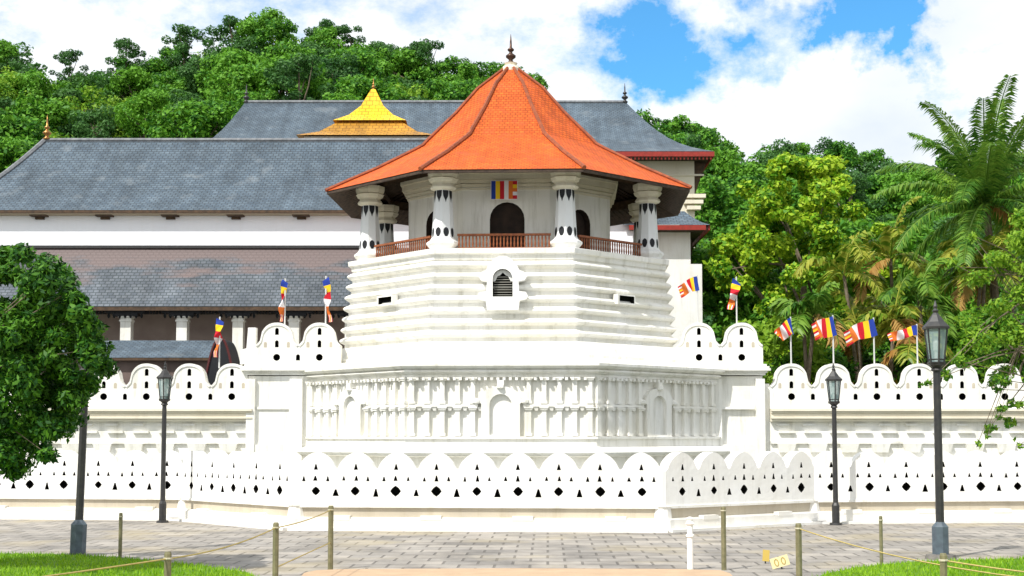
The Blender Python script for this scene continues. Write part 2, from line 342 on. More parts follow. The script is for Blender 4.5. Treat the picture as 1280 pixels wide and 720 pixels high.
r2 = t.nodes.new('ShaderNodeValToRGB'); r2.color_ramp.elements[0].position = .52; r2.color_ramp.elements[1].position = .72; K(n2.outputs[0], r2.inputs[0])
xm = t.nodes.new('ShaderNodeMixRGB'); xm.inputs[2].default_value = (.40, .33, .19, 1); K(x.outputs[0], xm.inputs[1])
mu = t.nodes.new('ShaderNodeMath'); mu.operation = 'MULTIPLY'; mu.inputs[1].default_value = .6; K(r2.outputs[0], mu.inputs[0]); K(mu.outputs[0], xm.inputs[0]); K(xm.outputs[0], b.inputs['Base Color'])
b.inputs['Roughness'].default_value = .75
bp = t.nodes.new('ShaderNodeBump'); bp.inputs['Strength'].default_value = .7; bp.inputs['Distance'].default_value = .02; bp.invert = True; K(br.outputs['Fac'], bp.inputs['Height']); K(bp.outputs[0], b.inputs['Normal'])
flat('plaza_paving', [(-60, -20), (60, -20), (60, 33.5), (-60, 33.5)], .004, pv)
WATER = mat('moat_water', (.03, .05, .035), rough=.06, spec=.6)
flat('moat_water', [(-60, 35), (60, 35), (60, 46), (-60, 46)], .004, WATER)
SANDP = mat('sandstone_path', (.52, .36, .23), (.44, .31, .2), 3, rough=.85, bump=.3)
ptc = [(rx, ry) for rx, ry in [(G(372, 719).x-1.5, 12)]]
path = [G(380, 718), G(395, 714.5), G(430, 713), G(640, 712), G(850, 713), G(900, 714.5), G(912, 718)]
path = [(p.x, p.y) for p in path]+[(2.6, 12), (2.2, 4), (-2.0, 4), (-2.4, 12)]
flat('sand_path', path, .02, SANDP, thick=.016)
LAWN = mat('lawn_soil', (.07, .16, .01), (.13, .25, .015), 3, rough=.95)
lawnL = [G(-260, 696), G(-60, 696), G(60, 696.5), G(140, 700), G(210, 707), G(265, 713), G(310, 720), G(345, 740), G(330, 800), G(200, 900), G(-400, 900)]
lawnR = [G(1030, 722), G(1075, 713), G(1130, 707.5), G(1200, 704), G(1290, 702), G(1450, 702), G(1700, 706), G(1700, 900), G(1100, 900), G(985, 770), G(1000, 738)]
GRASS = leaf_mat('grass_blades', (.10, .24, .006), (.16, .36, .01), (.28, .48, .02), .3)
def inside(p, poly):
    c = False; n = len(poly)
    for i in range(n):
        a, b2 = poly[i], poly[(i+1) % n]
        if (a[1] > p[1]) != (b2[1] > p[1]) and p[0] < (b2[0]-a[0])*(p[1]-a[1])/(b2[1]-a[1])+a[0]: c = not c
    return c
def lawn(poly, x0, x1, seed):
    poly = [(p.x, p.y) for p in poly]
    flat('lawn', poly, .05, LAWN, thick=.045)
    r = random.Random(seed); V = []; Fc = []
    n = 0
    while n < 26000:
        x, y = r.uniform(x0, x1), r.uniform(11.5, 21.7)
        if not inside((x+r.gauss(0, .02), y+r.gauss(0, .03)), poly): continue
        a = r.uniform(0, 6.28); h = r.uniform(.025, .07); ww = r.uniform(.006, .012); dx, dy = math.cos(a)*ww, math.sin(a)*ww
        lx, ly = r.gauss(0, .02), r.gauss(0, .02); k = len(V)
        V += [(x-dx, y-dy, .048), (x+dx, y+dy, .048), (x+lx, y+ly, .05+h)]; Fc.append((k, k+1, k+2)); n += 1
    m = MB(); m.v = V; m.f = Fc; m.m = [0]*len(Fc); m.uv = [[(0, 0)]*3]*len(Fc)
    o = m.build('grass', GRASS, recalc=False); tag(o, 'short bright green mown grass of the lawn at the '+('left' if x0 < 0 else 'right'), 'grass', kind='stuff')
lawn(lawnL, -9.5, -3.0, 3); lawn(lawnR, 3.0, 9.2, 4)
# ------------------------------------------------------------------ shapes of openings
def tri(cx, cz, w, h): return [(cx-w/2, cz-h/2), (cx+w/2, cz-h/2), (cx+w*.12, cz+h/2), (cx-w*.12, cz+h/2)]
def circ(cx, cz, r, n=10): return [(cx+r*math.cos(2*math.pi*k/n+.3), cz+r*math.sin(2*math.pi*k/n+.3)) for k in range(n)]
def dia(cx, cz, r): return [(cx+r*(1 if k % 2 == 0 else .82)*math.cos(math.pi*k/4), cz+r*(1 if k % 2 == 0 else .82)*math.sin(math.pi*k/4)) for k in range(8)]
def arch(cx, z0, w, h, n=8):
    r = w/2; return [(cx-r, z0), (cx+r, z0)]+[(cx+r*math.cos(math.pi*k/n), z0+h-r+r*math.sin(math.pi*k/n)) for k in range(n+1)]
def slot(cx, cz, w, h): return arch(cx, cz-h/2, w, h, 5)
# ------------------------------------------------------------------ outer boundary wall
oc = [P(-260, 645, 33.0), G(232, 650), G(371, 662), G(828, 664.5), G(1014, 654), G(1560, 650)]
ocp = [Vector((p.x, p.y, 0)) for p in oc]; ocp[0] = Vector((-18.0, 32.6, 0))
bw = empty('boundary_wall', (0, 27.2, 0), 'low white outer wall with small pointed scallops and rows of black triangular lamp niches', 'wall')
def outer_merlon(s):
    mb = MB(); h0, hv, hc = 1.13, 1.22, 1.57; a = .455*s
    top = [(s/2, hv)]
    for k in range(0, 15):
        q = k/14*2-1; x = -q*a; z = hv+.03+(hc-hv-.03)*max(0, 1-abs(q)**1.7)**.72; top.append((x, z))
    top.append((-s/2, hv))
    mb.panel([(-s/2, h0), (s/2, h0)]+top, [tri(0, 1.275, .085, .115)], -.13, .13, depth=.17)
    return mb.mesh('merlon', [WHITE2, SOOT_SHADE])
cnts = [None, 5, 9, 5]
for i in range(5):
    a, b2 = ocp[i], ocp[i+1]; d = b2-a; Ln = d.length; ang = math.atan2(d.y, d.x); u = d.normalized()
    n = cnts[i] if i in (1, 2, 3) else int(round(Ln/.83)); s = Ln/n
    M = Matrix.Translation(a) @ Matrix.Rotation(ang, 4, 'Z')
    holes = []
    for k in range(n):
        c = (k+.5)*s
        J = lambda q: q*rng.uniform(.84, 1.12)
        holes += [tri(c+rng.uniform(-.01, .01), 1.045, J(.085), J(.11)), tri(c-.3*s, 1.035+rng.uniform(-.01, .01), J(.072), J(.092)), tri(c+.3*s, 1.035, J(.072), J(.092)), dia(c+rng.uniform(-.012, .012), .79, J(.10))]
        if k < n-1: holes.append(tri(c+.5*s, .755, J(.125), J(.15)))
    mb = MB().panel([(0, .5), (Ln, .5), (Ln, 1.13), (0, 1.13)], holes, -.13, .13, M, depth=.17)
    mb.build('parapet_panel', [WHITE2, SOOT_SHADE], bw)
    if i < 4:
        MB().lathe([(.133, .5), (.133, 1.2)], 12, b2).build('corner_pier', WHITE2, bw)
        MB().lathe([(.27, 0), (.27, .245), (.2, .25), (.17, .46), (.2, .5)], 12, b2).build('corner_base', BASEW, bw)
    me = outer_merlon(s)
    for k in range(n): inst('merlon', me, bw, a+u*((k+.5)*s), ang)
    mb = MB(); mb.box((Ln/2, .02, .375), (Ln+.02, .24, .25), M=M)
    mb.build('recessed_band', SHADE_TAN, bw)  # shade under the ledge carried by the tan colour
    mb = MB(); mb.box((Ln/2, 0, .485), (Ln+.1, .32, .05), M=M); mb.build('ledge', WHITE, bw)
    mb = MB(); mb.box((Ln/2, 0, .12), (Ln+.16, .5, .24), M=M); mb.box((Ln/2, 0, .25), (Ln+.1, .40, .03), M=M)
    for k in range(int(Ln/1.7)): mb.box(((k+.5)*Ln/int(Ln/1.7), -.03, .26), (.42, .46, .085), M=M)
    mb.box((Ln/2, -.1, .03), (Ln+.2, .62, .06), M=M)
    mb.build('plinth', BASEW, bw)
# small water spout on the wall
p = P(847, 650, 26.9)
# ------------------------------------------------------------------ inner rampart with cloud parapet
IS = 1.5
def inner_merlon(s):
    mb = MB(); b0, hv, hc = -.16, 0, .80; a = .40*s
    top = [(s/2, hv)]
    for k in range(1, 5): q = k/5; top.append((s/2-(s/2-a)*q, hv+.03+.14*q*q))
    for k in range(0, 19):
        q = k/18*2-1; x = -q*a*.98; top.append((x, hv+.17+(hc-hv-.17)*max(0, 1-abs(q)**2.3)**.5))
    for k in range(4, 0, -1): q = k/5; top.append((-(s/2-(s/2-a)*q), hv+.03+.14*q*q))
    top.append((-s/2, hv))
    hl = [slot(0, .50, .13, .25), slot(0, .06, .13, .25)]
    mb.panel([(-s/2, b0), (s/2, b0)]+top, hl, -.2, .2, depth=.3)
    # raised rim following the scallop, flat flanking slots with niche shade in their colour
    o2 = top; n = len(o2); inner = [(x*.93, hv-.02+(z-hv)*.93-.02) for x, z in o2]
    vs = [(x, -.235, z+.006) for x, z in o2]+[(x, -.235, z) for x, z in inner]+[(x, -.2, z+.006) for x, z in o2]+[(x, -.2, z) for x, z in inner]
    fs = []
    for i in range(n-1): fs += [(i, i+1, n+i+1, n+i), (n+i, n+i+1, 3*n+i+1, 3*n+i), (i, 2*n+i, 2*n+i+1, i+1)]
    mb.add(vs, fs, 0)
    for sx in (-1, 1):
        c = slot(sx*.30*s*.9, .03, .11, .2); mb.add([(x, -.203, z) for x, z in c], [tuple(range(len(c)))], 2)
    return mb.mesh('merlon', [WHITE, SOOT_SHADE, SHADE_TAN])
IM = inner_merlon(IS)
def cloud_band(a, ang, n, zb, zt, zc, parent, s=IS):
    M = Matrix.Translation((a.x, a.y, 0)) @ Matrix.Rotation(ang, 4, 'Z'); Ln = n*s; holes = []
    for k in range(n):
        c = (k+.5)*s; holes.append(circ(c, zc, .125))
        if k < n-1: holes.append(slot(c+.5*s, zc, .14, .22))
    MB().panel([(0, zb), (Ln, zb), (Ln, zt), (0, zt)], holes, -.2, .2, M, depth=.3).build('parapet_panel', [WHITE, SOOT_SHADE], parent)
    u = Vector((math.cos(ang), math.sin(ang), 0))
    for k in range(n): inst('merlon', IM, parent, Vector((a.x, a.y, zt+.16))+u*((k+.5)*s), ang)
DI = 48.0
zcrest = Z(455, DI); zval = zcrest-.80
def rampart(name, xa, n, label):
    Ln = n*IS; e = empty(name, (xa+Ln/2, DI, 0), label, 'wall')
    zt = zval-.16; zc_ = Z(496, DI); zb = Z(511, DI)
    cloud_band(Vector((xa, DI, 0)), 0, n, zb, zt, zc_, e)
    M = Matrix.Translation((xa, DI, 0))
    mb = MB().box((Ln/2, .25, zb/2), (Ln, .7, zb), M=M); mb.build('wall_body', WHITE, e)
    mb = MB(); z = zb
    for (dz, pr) in ((.09, .34), (.07, .27), (.13, .22), (.06, .28), (.10, .2)):
        mb.box((Ln/2, -.1, z-dz/2), (Ln, pr*2, dz-.004), M=M); z -= dz
    mb.build('cornice', CREAM, e)
    # rows of little corbels and a lower rail of hanging scallops
    mb = MB()
    for k in range(int(Ln/.9)):
        mb.box((.45+k*.9, -.14, Z(531, DI)), (.42, .12, .07), M=M); mb.box((.45+k*.9+.12, -.14, Z(540, DI)), (.55, .14, .08), M=M)
    mb.build('corbel_row', WHITE, e)
    mb = MB(); zz = Z(553, DI)
    mb.box((Ln/2, -.12, zz), (Ln, .16, .09), M=M); mb.box((Ln/2, -.16, zz-.75), (Ln, .3, .5), M=M)
    for k in range(int(Ln/1.1)): mb.box((.55+k*1.1, -.15, zz-.2), (.5, .2, .3), M=M, taper=1.3)
    mb.build('lower_moulding', WHITE, e)
    return e
xr = P(960, 500, DI).x
def filler(x0_, x1_, parent):
    MB().box(((x0_+x1_)/2, DI+.3, (zval+.1)/2), (x1_-x0_, .75, zval+.1)).build('wall_body', WHITE, parent)
ramR = rampart('rampart_wall', P(965, 500, DI).x-.1, 10, 'tall white inner rampart with cloud-shaped parapet running right from the octagonal tower')
filler(P(953, 500, DI).x, P(965, 500, DI).x-.1, ramR)
xl = P(308, 500, DI).x; nL = 9
x_l0 = xl-nL*IS-.12
ramL = rampart('rampart_wall', P(291, 500, DI).x-8.5*IS-.75+IS*.5+0.0, 9, 'tall white inner rampart with cloud-shaped parapet running left from the octagonal tower')
# ------------------------------------------------------------------ octagonal tower and pavilion
OX, OY = P(638.5, 300, 51).x, 51.0; DEL = R(-2.5)
oct_ = empty('octagonal_tower', (OX, OY, 0), 'white octagonal tower pavilion with moulded tiers, pillared balcony and orange tiled roof', 'temple tower')
A0 = R(-22.5)+DEL
def octcorner(Rr, k, z=0):
    a = A0+R(45)*k; return Vector((OX+Rr*math.sin(a), OY-Rr*math.cos(a), z))
def facemat(k, Rr):
    """matrix of face k (0 = front): x along the face left to right, -y outwards, origin middle of the face"""
    a = DEL+R(45)*k; ap = Rr*math.cos(R(22.5))
    return Matrix.Translation((OX+ap*math.sin(a), OY-ap*math.cos(a), 0)) @ Matrix.Rotation(a, 4, 'Z')
def octa(prof, name, m, parent=oct_, caps=True):
    return MB().lathe(prof, 8, (OX, OY, 0), A0, caps=caps).build(name, m, parent)
def torus(r, z0, z1, pr, n=6):
    return [(r+pr*math.sin(math.pi*k/n)**.8 if 0 < k < n else r, z0+(z1-z0)*k/n) for k in range(n+1)]
# lower tier: bastion
R1 = 7.8; zq = lambda y: Z(y, 43.9)
zc0, zc1 = zq(472), zq(451)
prof = [(R1+.8, 0), (R1+.8, .62), (R1+.1, .68), (R1+.1, 1.22), (R1+.52, 1.27)]+torus(R1+.52, 1.29, 1.45, .10)+[(R1+.5, 1.47), (R1+.22, 1.56), (R1+.22, zq(549)), (R1+.3, zq(548.5)), (R1+.3, zq(546)), (R1, zq(545.5)), (R1, zc0)]
prof += [(R1+.16, zc0+.01), (R1+.16, zc0+.10), (R1+.24, zc0+.11)]+torus(R1+.24, zc0+.13, zc0+.25, .1, 4)+[(R1+.34, zc0+.28), (R1+.46, zc0+.36), (R1+.46, zc1-.1), (R1+.38, zc1-.06), (R1+.30, zc1), (R1+.05, zc1+.07), (6.7, zc1+.12)]
octa(prof, 'bastion_tier', WHITE)
mid = zq(507)
def pil_face(k, arches=True):
    M = facemat(k, R1); L2 = R1*math.sin(R(22.5)); mb = MB()
    nn = 5; gap = .72
    mb.box((-(L2+gap)/2, -.07, mid), (L2-gap-.02, .14, .08), M=M); mb.box(((L2+gap)/2, -.07, mid), (L2-gap-.02, .14, .08), M=M)
    for sgn in (-1, 1):
        for q in range(nn):
            x = sgn*(gap+.18+q*(L2-gap-.3)/(nn-1))
            for (z0, z1) in ((zq(545), mid-.05), (mid+.05, zc0)):
                mb.box((x, -.065, (z0+z1)/2), (.15, .13, z1-z0), M=M)
                mb.box((x, -.085, z1-.07), (.24, .17, .055), M=M); mb.box((x, -.095, z1-.02), (.3, .2, .045), M=M)
                mb.box((x, -.08, z0+.05), (.21, .16, .09), M=M)
                mb.box((x+.24, -.05, z1-.06), (.10, .08, .12), M=M, taper=1.6)
    for q in range(int(2*L2/.2)):
        x = -L2+.1+q*.2; mb.box((x, -.19, zc0-.05), (.09, .1, .09), M=M)
    mb.build('pilaster_row', WHITE, oct_)
    mb = MB(); r = .38
    # arched niche with ornamental surround
    o = [(-.62, zq(546)), (.62, zq(546)), (.62, mid+.05), (.70, mid+.12), (.66, mid+.28)]
    o += [(.62*math.cos(math.pi*j/10), mid+.26+.36*math.sin(math.pi*j/10)) for j in range(1, 10)]+[(-.66, mid+.28), (-.70, mid+.12), (-.62, mid+.05)]
    mb.panel(o, [arch(0, zq(545)+.04, .72, mid+.33-zq(545))], -.18, .02, M, depth=.14, mh=0)
    mb.box((0, -.12, mid+.72), (.22, .24, .18), M=M); mb.lathe([(.02, 0), (.13, .05), (.1, .16), (.03, .26)], 8, (0, -.2, mid+.52), M=M)
    for sx in (-1, 1): mb.lathe([(.02, -.1), (.15, -.03), (.15, .05), (.02, .12)], 8, (sx*.78, -.1, mid+.12), M=M)
    mb.build('niche', WHITE, oct_)
for k in (0, 1, 7, 2, 6): pil_face(k)
# flanking blocks with their own cloud parapets
DB = 47.9
for side in (-1, 1):
    if side < 0: xa, xb = P(309, 500, DB).x, P(430, 500, DB).x
    else: xa, xb = P(850, 500, DB).x, P(955, 500, DB).x
    zt = Z(456, DB); M = Matrix.Translation(((xa+xb)/2, DB, 0)); W = xb-xa
    mb = MB(); mb.box((0, 1.6, zt/2-.2), (W-.1, 3.2+(0 if side > 0 else .2), zt-.4), M=M)
    # end pier, recessed bay
    xo = side*(W/2-.16); shallow = .0 if side > 0 else .10
    mb.box((xo, -.1, (zt-.5)/2), (.3, .3, zt-.5), M=M)
    mb.box((side*(W/2-1.75), -.1, (zt-.5)/2), (.45, .3, zt-.5), M=M)
    mb.box((side*(W/2-.95), -.06, .8), (1.4, .3, 1.6), M=M); mb.box((side*(W/2-.95), -.06, mid-.0), (1.15, .2, .09), M=M)
    mb.build('bastion_shoulder', WHITE, oct_)
    mb = MB()
    z = zt+.02
    for dz, pr in ((.08, .22), (.07, .30), (.09, .34), (.07, .24), (.08, .18)):
        mb.box((0, 1.6-.0, z-dz/2), (W+2*pr-.3, 3.2+2*pr, dz-.004), M=M); z -= dz
    mb.build('shoulder_cornice', WHITE, oct_)
    zcr = Z(404, DB); xm0 = (P(373.5, 430, DB).x if side < 0 else P(899.5, 430, DB).x)-IS
    cloud_band(Vector((xm0, DB+.05, 0)), 0, 2, zt+.03, zcr-.96, Z(447, DB), oct_)
    if side < 0: MB().panel([(0, 0), (.32, 0), (.32, 1.28), (.05, 1.28), (.0, .55), (-.18, .5), (-.22, 0)], [], -.14, .2, Matrix.Translation((xm0-.33, DB+.05, zt+.03))).build('parapet_panel', WHITE, oct_)
# moulded middle tier
zz = lambda y: Z(y, 45.0)
zb2 = zc1+.1; zt2 = zz(308.5)
prof = [(6.85, zb2-.1), (6.85, zb2+.16), (6.72, zb2+.2), (6.6, zb2+.5), (6.55, zb2+.6)]
zz0 = zb2+.62; bands = 7; hh = (zt2-.42-zz0)/bands; r0 = 6.36
for k in range(bands):
    rr = r0-.045*k; a = zz0+k*hh
    prof += [(rr, a), (rr, a+hh*.30)]+[(rr+.20*math.sin(math.pi*j/8)**.7, a+hh*.32+hh*.62*j/8) for j in range(1, 8)]+[(rr, a+hh*.97)]
rr = r0-.045*bands
prof += [(rr, zt2-.40), (rr+.08, zt2-.36), (rr+.1, zt2-.22), (rr+.2, zt2-.18), (rr+.22, zt2-.02), (rr+.16, zt2), (rr-1, zt2+.01)]
octa(prof, 'moulded_tier', WHITE)
RB = rr+.2
# louvred window in the front face
M = facemat(0, 6.45); fx = P(628, 350, 45).x-(OX)
fx = fx+0.28
z0w, z1w = zz(388), zz(320)
def sym(pts): return pts+[(-x, z) for x, z in reversed(pts)]
hgt = z1w-z0w
half = [(.52, z0w), (.56, z0w+.3), (.78, z0w+.36), (.84, z0w+.46), (.76, z0w+.6), (.54, z0w+.62), (.52, z0w+.95), (.72, z0w+.99), (.80, z0w+1.12), (.70, z0w+1.27), (.56, z0w+1.32), (.44, z0w+1.55), (.26, z0w+hgt-.1), (.1, z0w+hgt-.02)]
Mw = M @ Matrix.Translation((fx, 0, 0))
wf = MB().panel(sym(half)[::-1], [arch(0, zz(371.5), .66, zz(337)-zz(371.5), 10)], -.26, .2, Mw, depth=.34, mh=1).build('louvred_window', [WHITE2, SOOT_SHADE], oct_)  # back of the opening painted near-black for the shade inside
mb = MB()
for k in range(8):
    z = zz(370)+.04+k*.085; mb.box((0, -.02, z), (.6 if k < 7 else .5, .09, .022), M=Mw @ Matrix.Translation((0, 0, 0)))
mb.build('louvre', mat('louvre_grey', (.32, .31, .27), rough=.7), wf)
mb = MB(); zt = zz(337); w2 = .33
for sx in (-1, 1):
    mb.add([(sx*.33, -.1, zz(352)), (sx*.33, -.1, zt-.33), (sx*.3, -.1, zt-.16), (sx*.2, -.1, zt-.06), (0, -.1, zt+.0), (0, -.1, zt-.1), (sx*.1, -.1, zt-.2), (sx*.17, -.1, zt-.22), (sx*.22, -.1, zt-.32), (sx*.26, -.1, zz(352))], [tuple(range(10))], 0, Mw)
mb.build('cusped_trim', WHITE2, wf)
# slit vents in the side faces, backed by near-black painted shade
for k, px in ((7, 485), (1, 780)):
    M = facemat(k, 6.43); z = Z(376.5, 47)
    a = DEL+R(45)*k; ux = Vector((math.cos(a), math.sin(a), 0)); o = M.translation
    # intersect the view ray with the face
    d = P(px, 376, 1)-Vector((0, 0, CH)); nrm = Vector((math.sin(a), -math.cos(a), 0)); tt = o.dot(nrm)/d.dot(nrm); xx = (d*tt-o).dot(ux)
    MB().panel([(xx-.45, z-.17), (xx+.42, z-.17), (xx+.42, z+.17), (xx-.45, z+.17)], [[(xx-.37, z-.12), (xx+.37, z-.12), (xx+.37, z+.12), (xx-.37, z+.12)]], -.14, .1, M, depth=.2).build('slit_vent', [WHITE, SOOT_SHADE], oct_)
# balcony deck, room
zf = zt2+.012
octa([(RB-.35, zf-.3), (RB-.35, zf), (2, zf+.002)], 'balcony_floor', CREAM)
RR = 4.0; ztop = Z(212, 47.3)+.5
zd1 = Z(253, 47.3)
k_front = 0
for k in range(8):
    M = facemat(k, RR); L2 = RR*math.sin(R(22.5))
    dh = zd1-zf
    ddx = (P(634, 280, 47.3).x-OX+.16) if k == 0 else 0
    wmb = MB().panel([(-L2, zf), (L2, zf), (L2, ztop), (-L2, ztop)], [arch(ddx, zf+.01, 1.22 if k == 0 else 1.0, dh-.0 if k == 0 else dh-.1, 10)], 0, .3, M, depth=.28)
    w_ = wmb.build('room_wall', [WHITE, DOORM], oct_)
    mb = MB()
    zk = Z(236, 47.3)
    for (z, h, pr) in ((zk, .06, .05), (zk+.12, .1, .10), (zk+.25, .12, .16), (zk+.42, .2, .24), (zk+.62, .2, .3)):
        mb.box((0, -pr/2, z), (2*L2+2*pr*.4142, pr, h), M=M)
    mb.build('wall_moulding', CREAM, w_)
octa([(RR-.4, zf), (RR-.4, ztop)], 'room_core', WOODD)
# columns
RC = 5.46; zcb = zf; zct = Z(214, 46.1)
H = zct-zcb
def colparts():
    s = MB().lathe([(.40, .34), (.385, .5), (.30, H-.72), (.30, H-.66)], 8, rot=R(22.5))
    b_ = MB(); b_.lathe([(.46, 0), (.46, .07), (.57, .2), (.57, .27), (.44, .36), (.41, .42)], 8, rot=R(22.5)); 
    c_ = MB(); c_.lathe([(.30, H-.70), (.42, H-.66), (.46, H-.60), (.42, H-.52), (.38, H-.50), (.38, H-.45), (.46, H-.40), (.50, H-.32), (.52, H-.3), (.47, H-.26), (.50, H-.22), (.53, H-.12), (.53, H)], 8, rot=R(22.5))
    m_ = MB(); m2_ = MB()
    def rad(z): return (.385+( .30-.385)*(z-.5)/(H-.72-.5))*math.cos(R(22.5))
    for k in range(8):
        Mf = Matrix.Rotation(R(45)*k, 4, 'Z')
        def fl(pts, m_=m_): m_.add([(x, -(rad(z)+.006), z) for x, z in pts], [tuple(range(len(pts)))], 0, Mf)
        t = H-.71
        fl([(-.10, t), (.10, t), (.10, t-.1), (.085, t-.2), (.05, t-.28), (.035, t-.3), (0, t-.42), (-.035, t-.3), (-.05, t-.28), (-.085, t-.2), (-.10, t-.1)])
        fl([(.04, .45), (.09, .55), (.10, .62), (.085, .70), (.04, .75), (0, .77), (-.04, .75), (-.085, .70), (-.10, .62), (-.09, .55), (-.04, .45)], m2_)
    return s.mesh('column', BLUEW2), b_.mesh('base', WHITE2), c_.mesh('capital', CREAM), m_.mesh('painted_collar', BLACKP, recalc=False), m2_.mesh('painted_motif', BLACKP, recalc=False)
BLUEW2 = white_mat('column_plaster', (.80, .81, .81), (.76, .77, .77), .15)
cp = colparts()
for k in range(8):
    p = octcorner(RC, k, zcb); rz = DEL+R(45)*k+R(22.5)*0
    c = inst('column', cp[0], oct_, p, A0+R(45)*k)
    for nme, me in zip(('base', 'capital', 'painted_collar', 'painted_motif'), cp[1:]):
        q = bpy.data.objects.new(nme, me); col.objects.link(q); q.parent = c
# balustrades
for k in range(8):
    M = facemat(k, RC+.12); L2 = RC*math.sin(R(22.5))-.5
    zr = .52
    rl = MB().box((0, 0, zf+zr), (2*L2, .12, .07), M=M).box((0, 0, zf+.06), (2*L2, .1, .06), M=M).build('balustrade', WOODR, oct_)
    mb = MB(); n = int(2*L2/.115)
    for q in range(n):
        x = -L2+(q+.5)*2*L2/n; mb.lathe([(.02, .09), (.034, .2), (.022, .3), (.034, .4), (.02, zr-.03)], 5, (x, 0, zf), M=M)
    mb.build('balusters', WOODR, rl)
# roof
RE = 7.08; ze = Z(211.5, 44.5)
RM = 3.45; zm = Z(167, 47.8); za = Z(88, 51)
def rprof():
    pr = [(RE, ze), (6.2, ze+.44), (5.2, ze+.93), (3.75, zm-.20), (3.45, zm-.02), (3.25, zm+.20), (2.15, zm+1.32), (1.30, zm+2.32), (.28, za)]
    return pr
def oct_roof(prof, cx, cy, rot, n=8):
    mb = MB()
    for k in range(n):
        a0, a1 = rot+2*math.pi*k/n, rot+2*math.pi*(k+1)/n; vlen = 0
        for i in range(len(prof)-1):
            (r0_, z0_), (r1_, z1_) = prof[i], prof[i+1]
            q = [(cx+r*math.sin(a), cy-r*math.cos(a), z) for r, z, a in ((r0_, z0_, a0), (r0_, z0_, a1), (r1_, z1_, a1), (r1_, z1_, a0))]
            ap = math.cos(math.pi/n); sl = math.hypot((r0_-r1_)*ap, z1_-z0_); h0, h1 = r0_*math.sin(math.pi/n), r1_*math.sin(math.pi/n)
            mb.add(q, [(0, 1, 2, 3)], 0, None, [[(-h0+k*20, vlen), (h0+k*20, vlen), (h1+k*20, vlen+sl), (-h1+k*20, vlen+sl)]]); vlen += sl
    return mb
rf = oct_roof(rprof(), OX, OY, A0).build('roof', ORANGE, oct_, recalc=False)
# timber underside: sloping rafters board and fascia
octa([(RE-.03, ze-.005), (RE-.03, ze-.10), (RE-.14, ze-.10), (RE-.9, ze+.25), (5.0, ze+1.15-.2), (RR+.02, ze+1.45)], 'soffit', WOODS, rf, caps=False)
mb = MB()
for k in range(8):
    M = facemat(k, RE)
    L2 = RE*math.sin(R(22.5))
    n = 17
    for q in range(n):
        x = -L2*.96+q*2*L2*.96/(n-1)
        x1 = x*.62; D_ = 2.6
        a = M @ Vector((x, .1, ze-.04)); b_ = M @ Vector((x1, D_, ze+1.0))
        mb.tube([a, b_], .05, 4)
mb.build('rafter', WOODS, rf)
for k in range(8):
    mb = MB(); pts = [octcorner(r+.03, k, z+.03) for r, z in rprof()]
    mb.tube(pts, [.075]*6+[.07, .065, .06], 6); mb.build('ridge_cap', RIDGE, rf)
# eave beam on the columns
octa([(RC+.25, zct+.0), (RC+.25, zct+.22), (RC-.25, zct+.22), (RC-.25, zct)], 'eave_beam', WOODD, oct_, caps=False)
za2 = za
MB().lathe([(.33, -.12), (.34, .05), (.30, .14), (.20, .18), (.26, .27)], 12, (OX, OY, za2)).build('roof_crown', CREAM, oct_)
def finial(mb, c, s=1.0):
    mb.lathe([(r*s, z*s) for r, z in ((.16, 0), (.2, .06), (.1, .13), (.08, .2), (.2, .3), (.21, .36), (.08, .46), (.06, .52), (.13, .58), (.14, .62), (.05, .7), (.04, .95), (.008, 1.25))], 10, c)
    return mb
finial(MB(), (OX, OY, za2+.22), .95).build('finial', mat('dark_bronze', (.05, .035, .03), (.1, .05, .03), 8, rough=.4, metal=.5), oct_, smooth=True)
# ------------------------------------------------------------------ flag on the pavilion wall
M = facemat(0, RR+.02)
fz0, fz1 = Z(249.5, 47), Z(227, 47); fcx = P(631, 240, 47).x-OX+.16; fw = .9
mb = MB(); st = [0, 1, 2, 3, 4]; q = -fw/2
mb.box((fcx, -.40, (fz0+fz1)/2), (fw+.04, .012, fz1-fz0+.04), M=M, mi=3)
for i in range(6):
    wd = fw/6; x = fcx-fw/2+(i+.5)*wd
    if i < 5: mb.box((x, -.41, (fz0+fz1)/2), (wd, .014, fz1-fz0), M=M, mi=i)
    else:
        for j in range(5): hh_ = (fz1-fz0)/5; mb.box((x, -.41, fz0+(j+.5)*hh_), (wd, .014, hh_), M=M, mi=[2, 3, 4, 1, 2][j])
o = mb.build('wall_flag', FLM); tag(o, 'flat striped flag of blue, yellow, red, white and orange fixed above the pavilion doorway', 'flag')
# ------------------------------------------------------------------ hall on the left with two slate roofs
def quadroof(mb, pts, mi=0, uo=0):
    """pts: eave left, eave right, top right, top left"""
    a, b_, c, d = [Vector(p) for p in pts]; ux = (b_-a).normalized(); nrm = (b_-a).cross(d-a).normalized(); vx = nrm.cross(ux)
    mb.add([a, b_, c, d], [(0, 1, 2, 3)], mi, None, [[(((p-a).dot(ux)+uo), (p-a).dot(vx)) for p in (a, b_, c, d)]])
def curved_roof(mb, e0, e1, t1, t0, sag=.5, n=8, uo=0):
    prev = (Vector(e0), Vector(e1)); vv = 0
    for i in range(1, n+1):
        q = i/n; s = -sag*math.sin(math.pi*q)
        a = Vector(e0).lerp(Vector(t0), q)+Vector((0, 0, s)); b_ = Vector(e1).lerp(Vector(t1), q)+Vector((0, 0, s))
        sl = ((a+b_)/2-(prev[0]+prev[1])/2).length
        ax = (Vector(e1)-Vector(e0)).normalized()
        mb.add([prev[0], prev[1], b_, a], [(0, 1, 2, 3)], 0, None, [[(prev[0].dot(ax)+uo, vv), (prev[1].dot(ax)+uo, vv), (b_.dot(ax)+uo, vv+sl), (a.dot(ax)+uo, vv+sl)]])
        prev = (a, b_); vv += sl
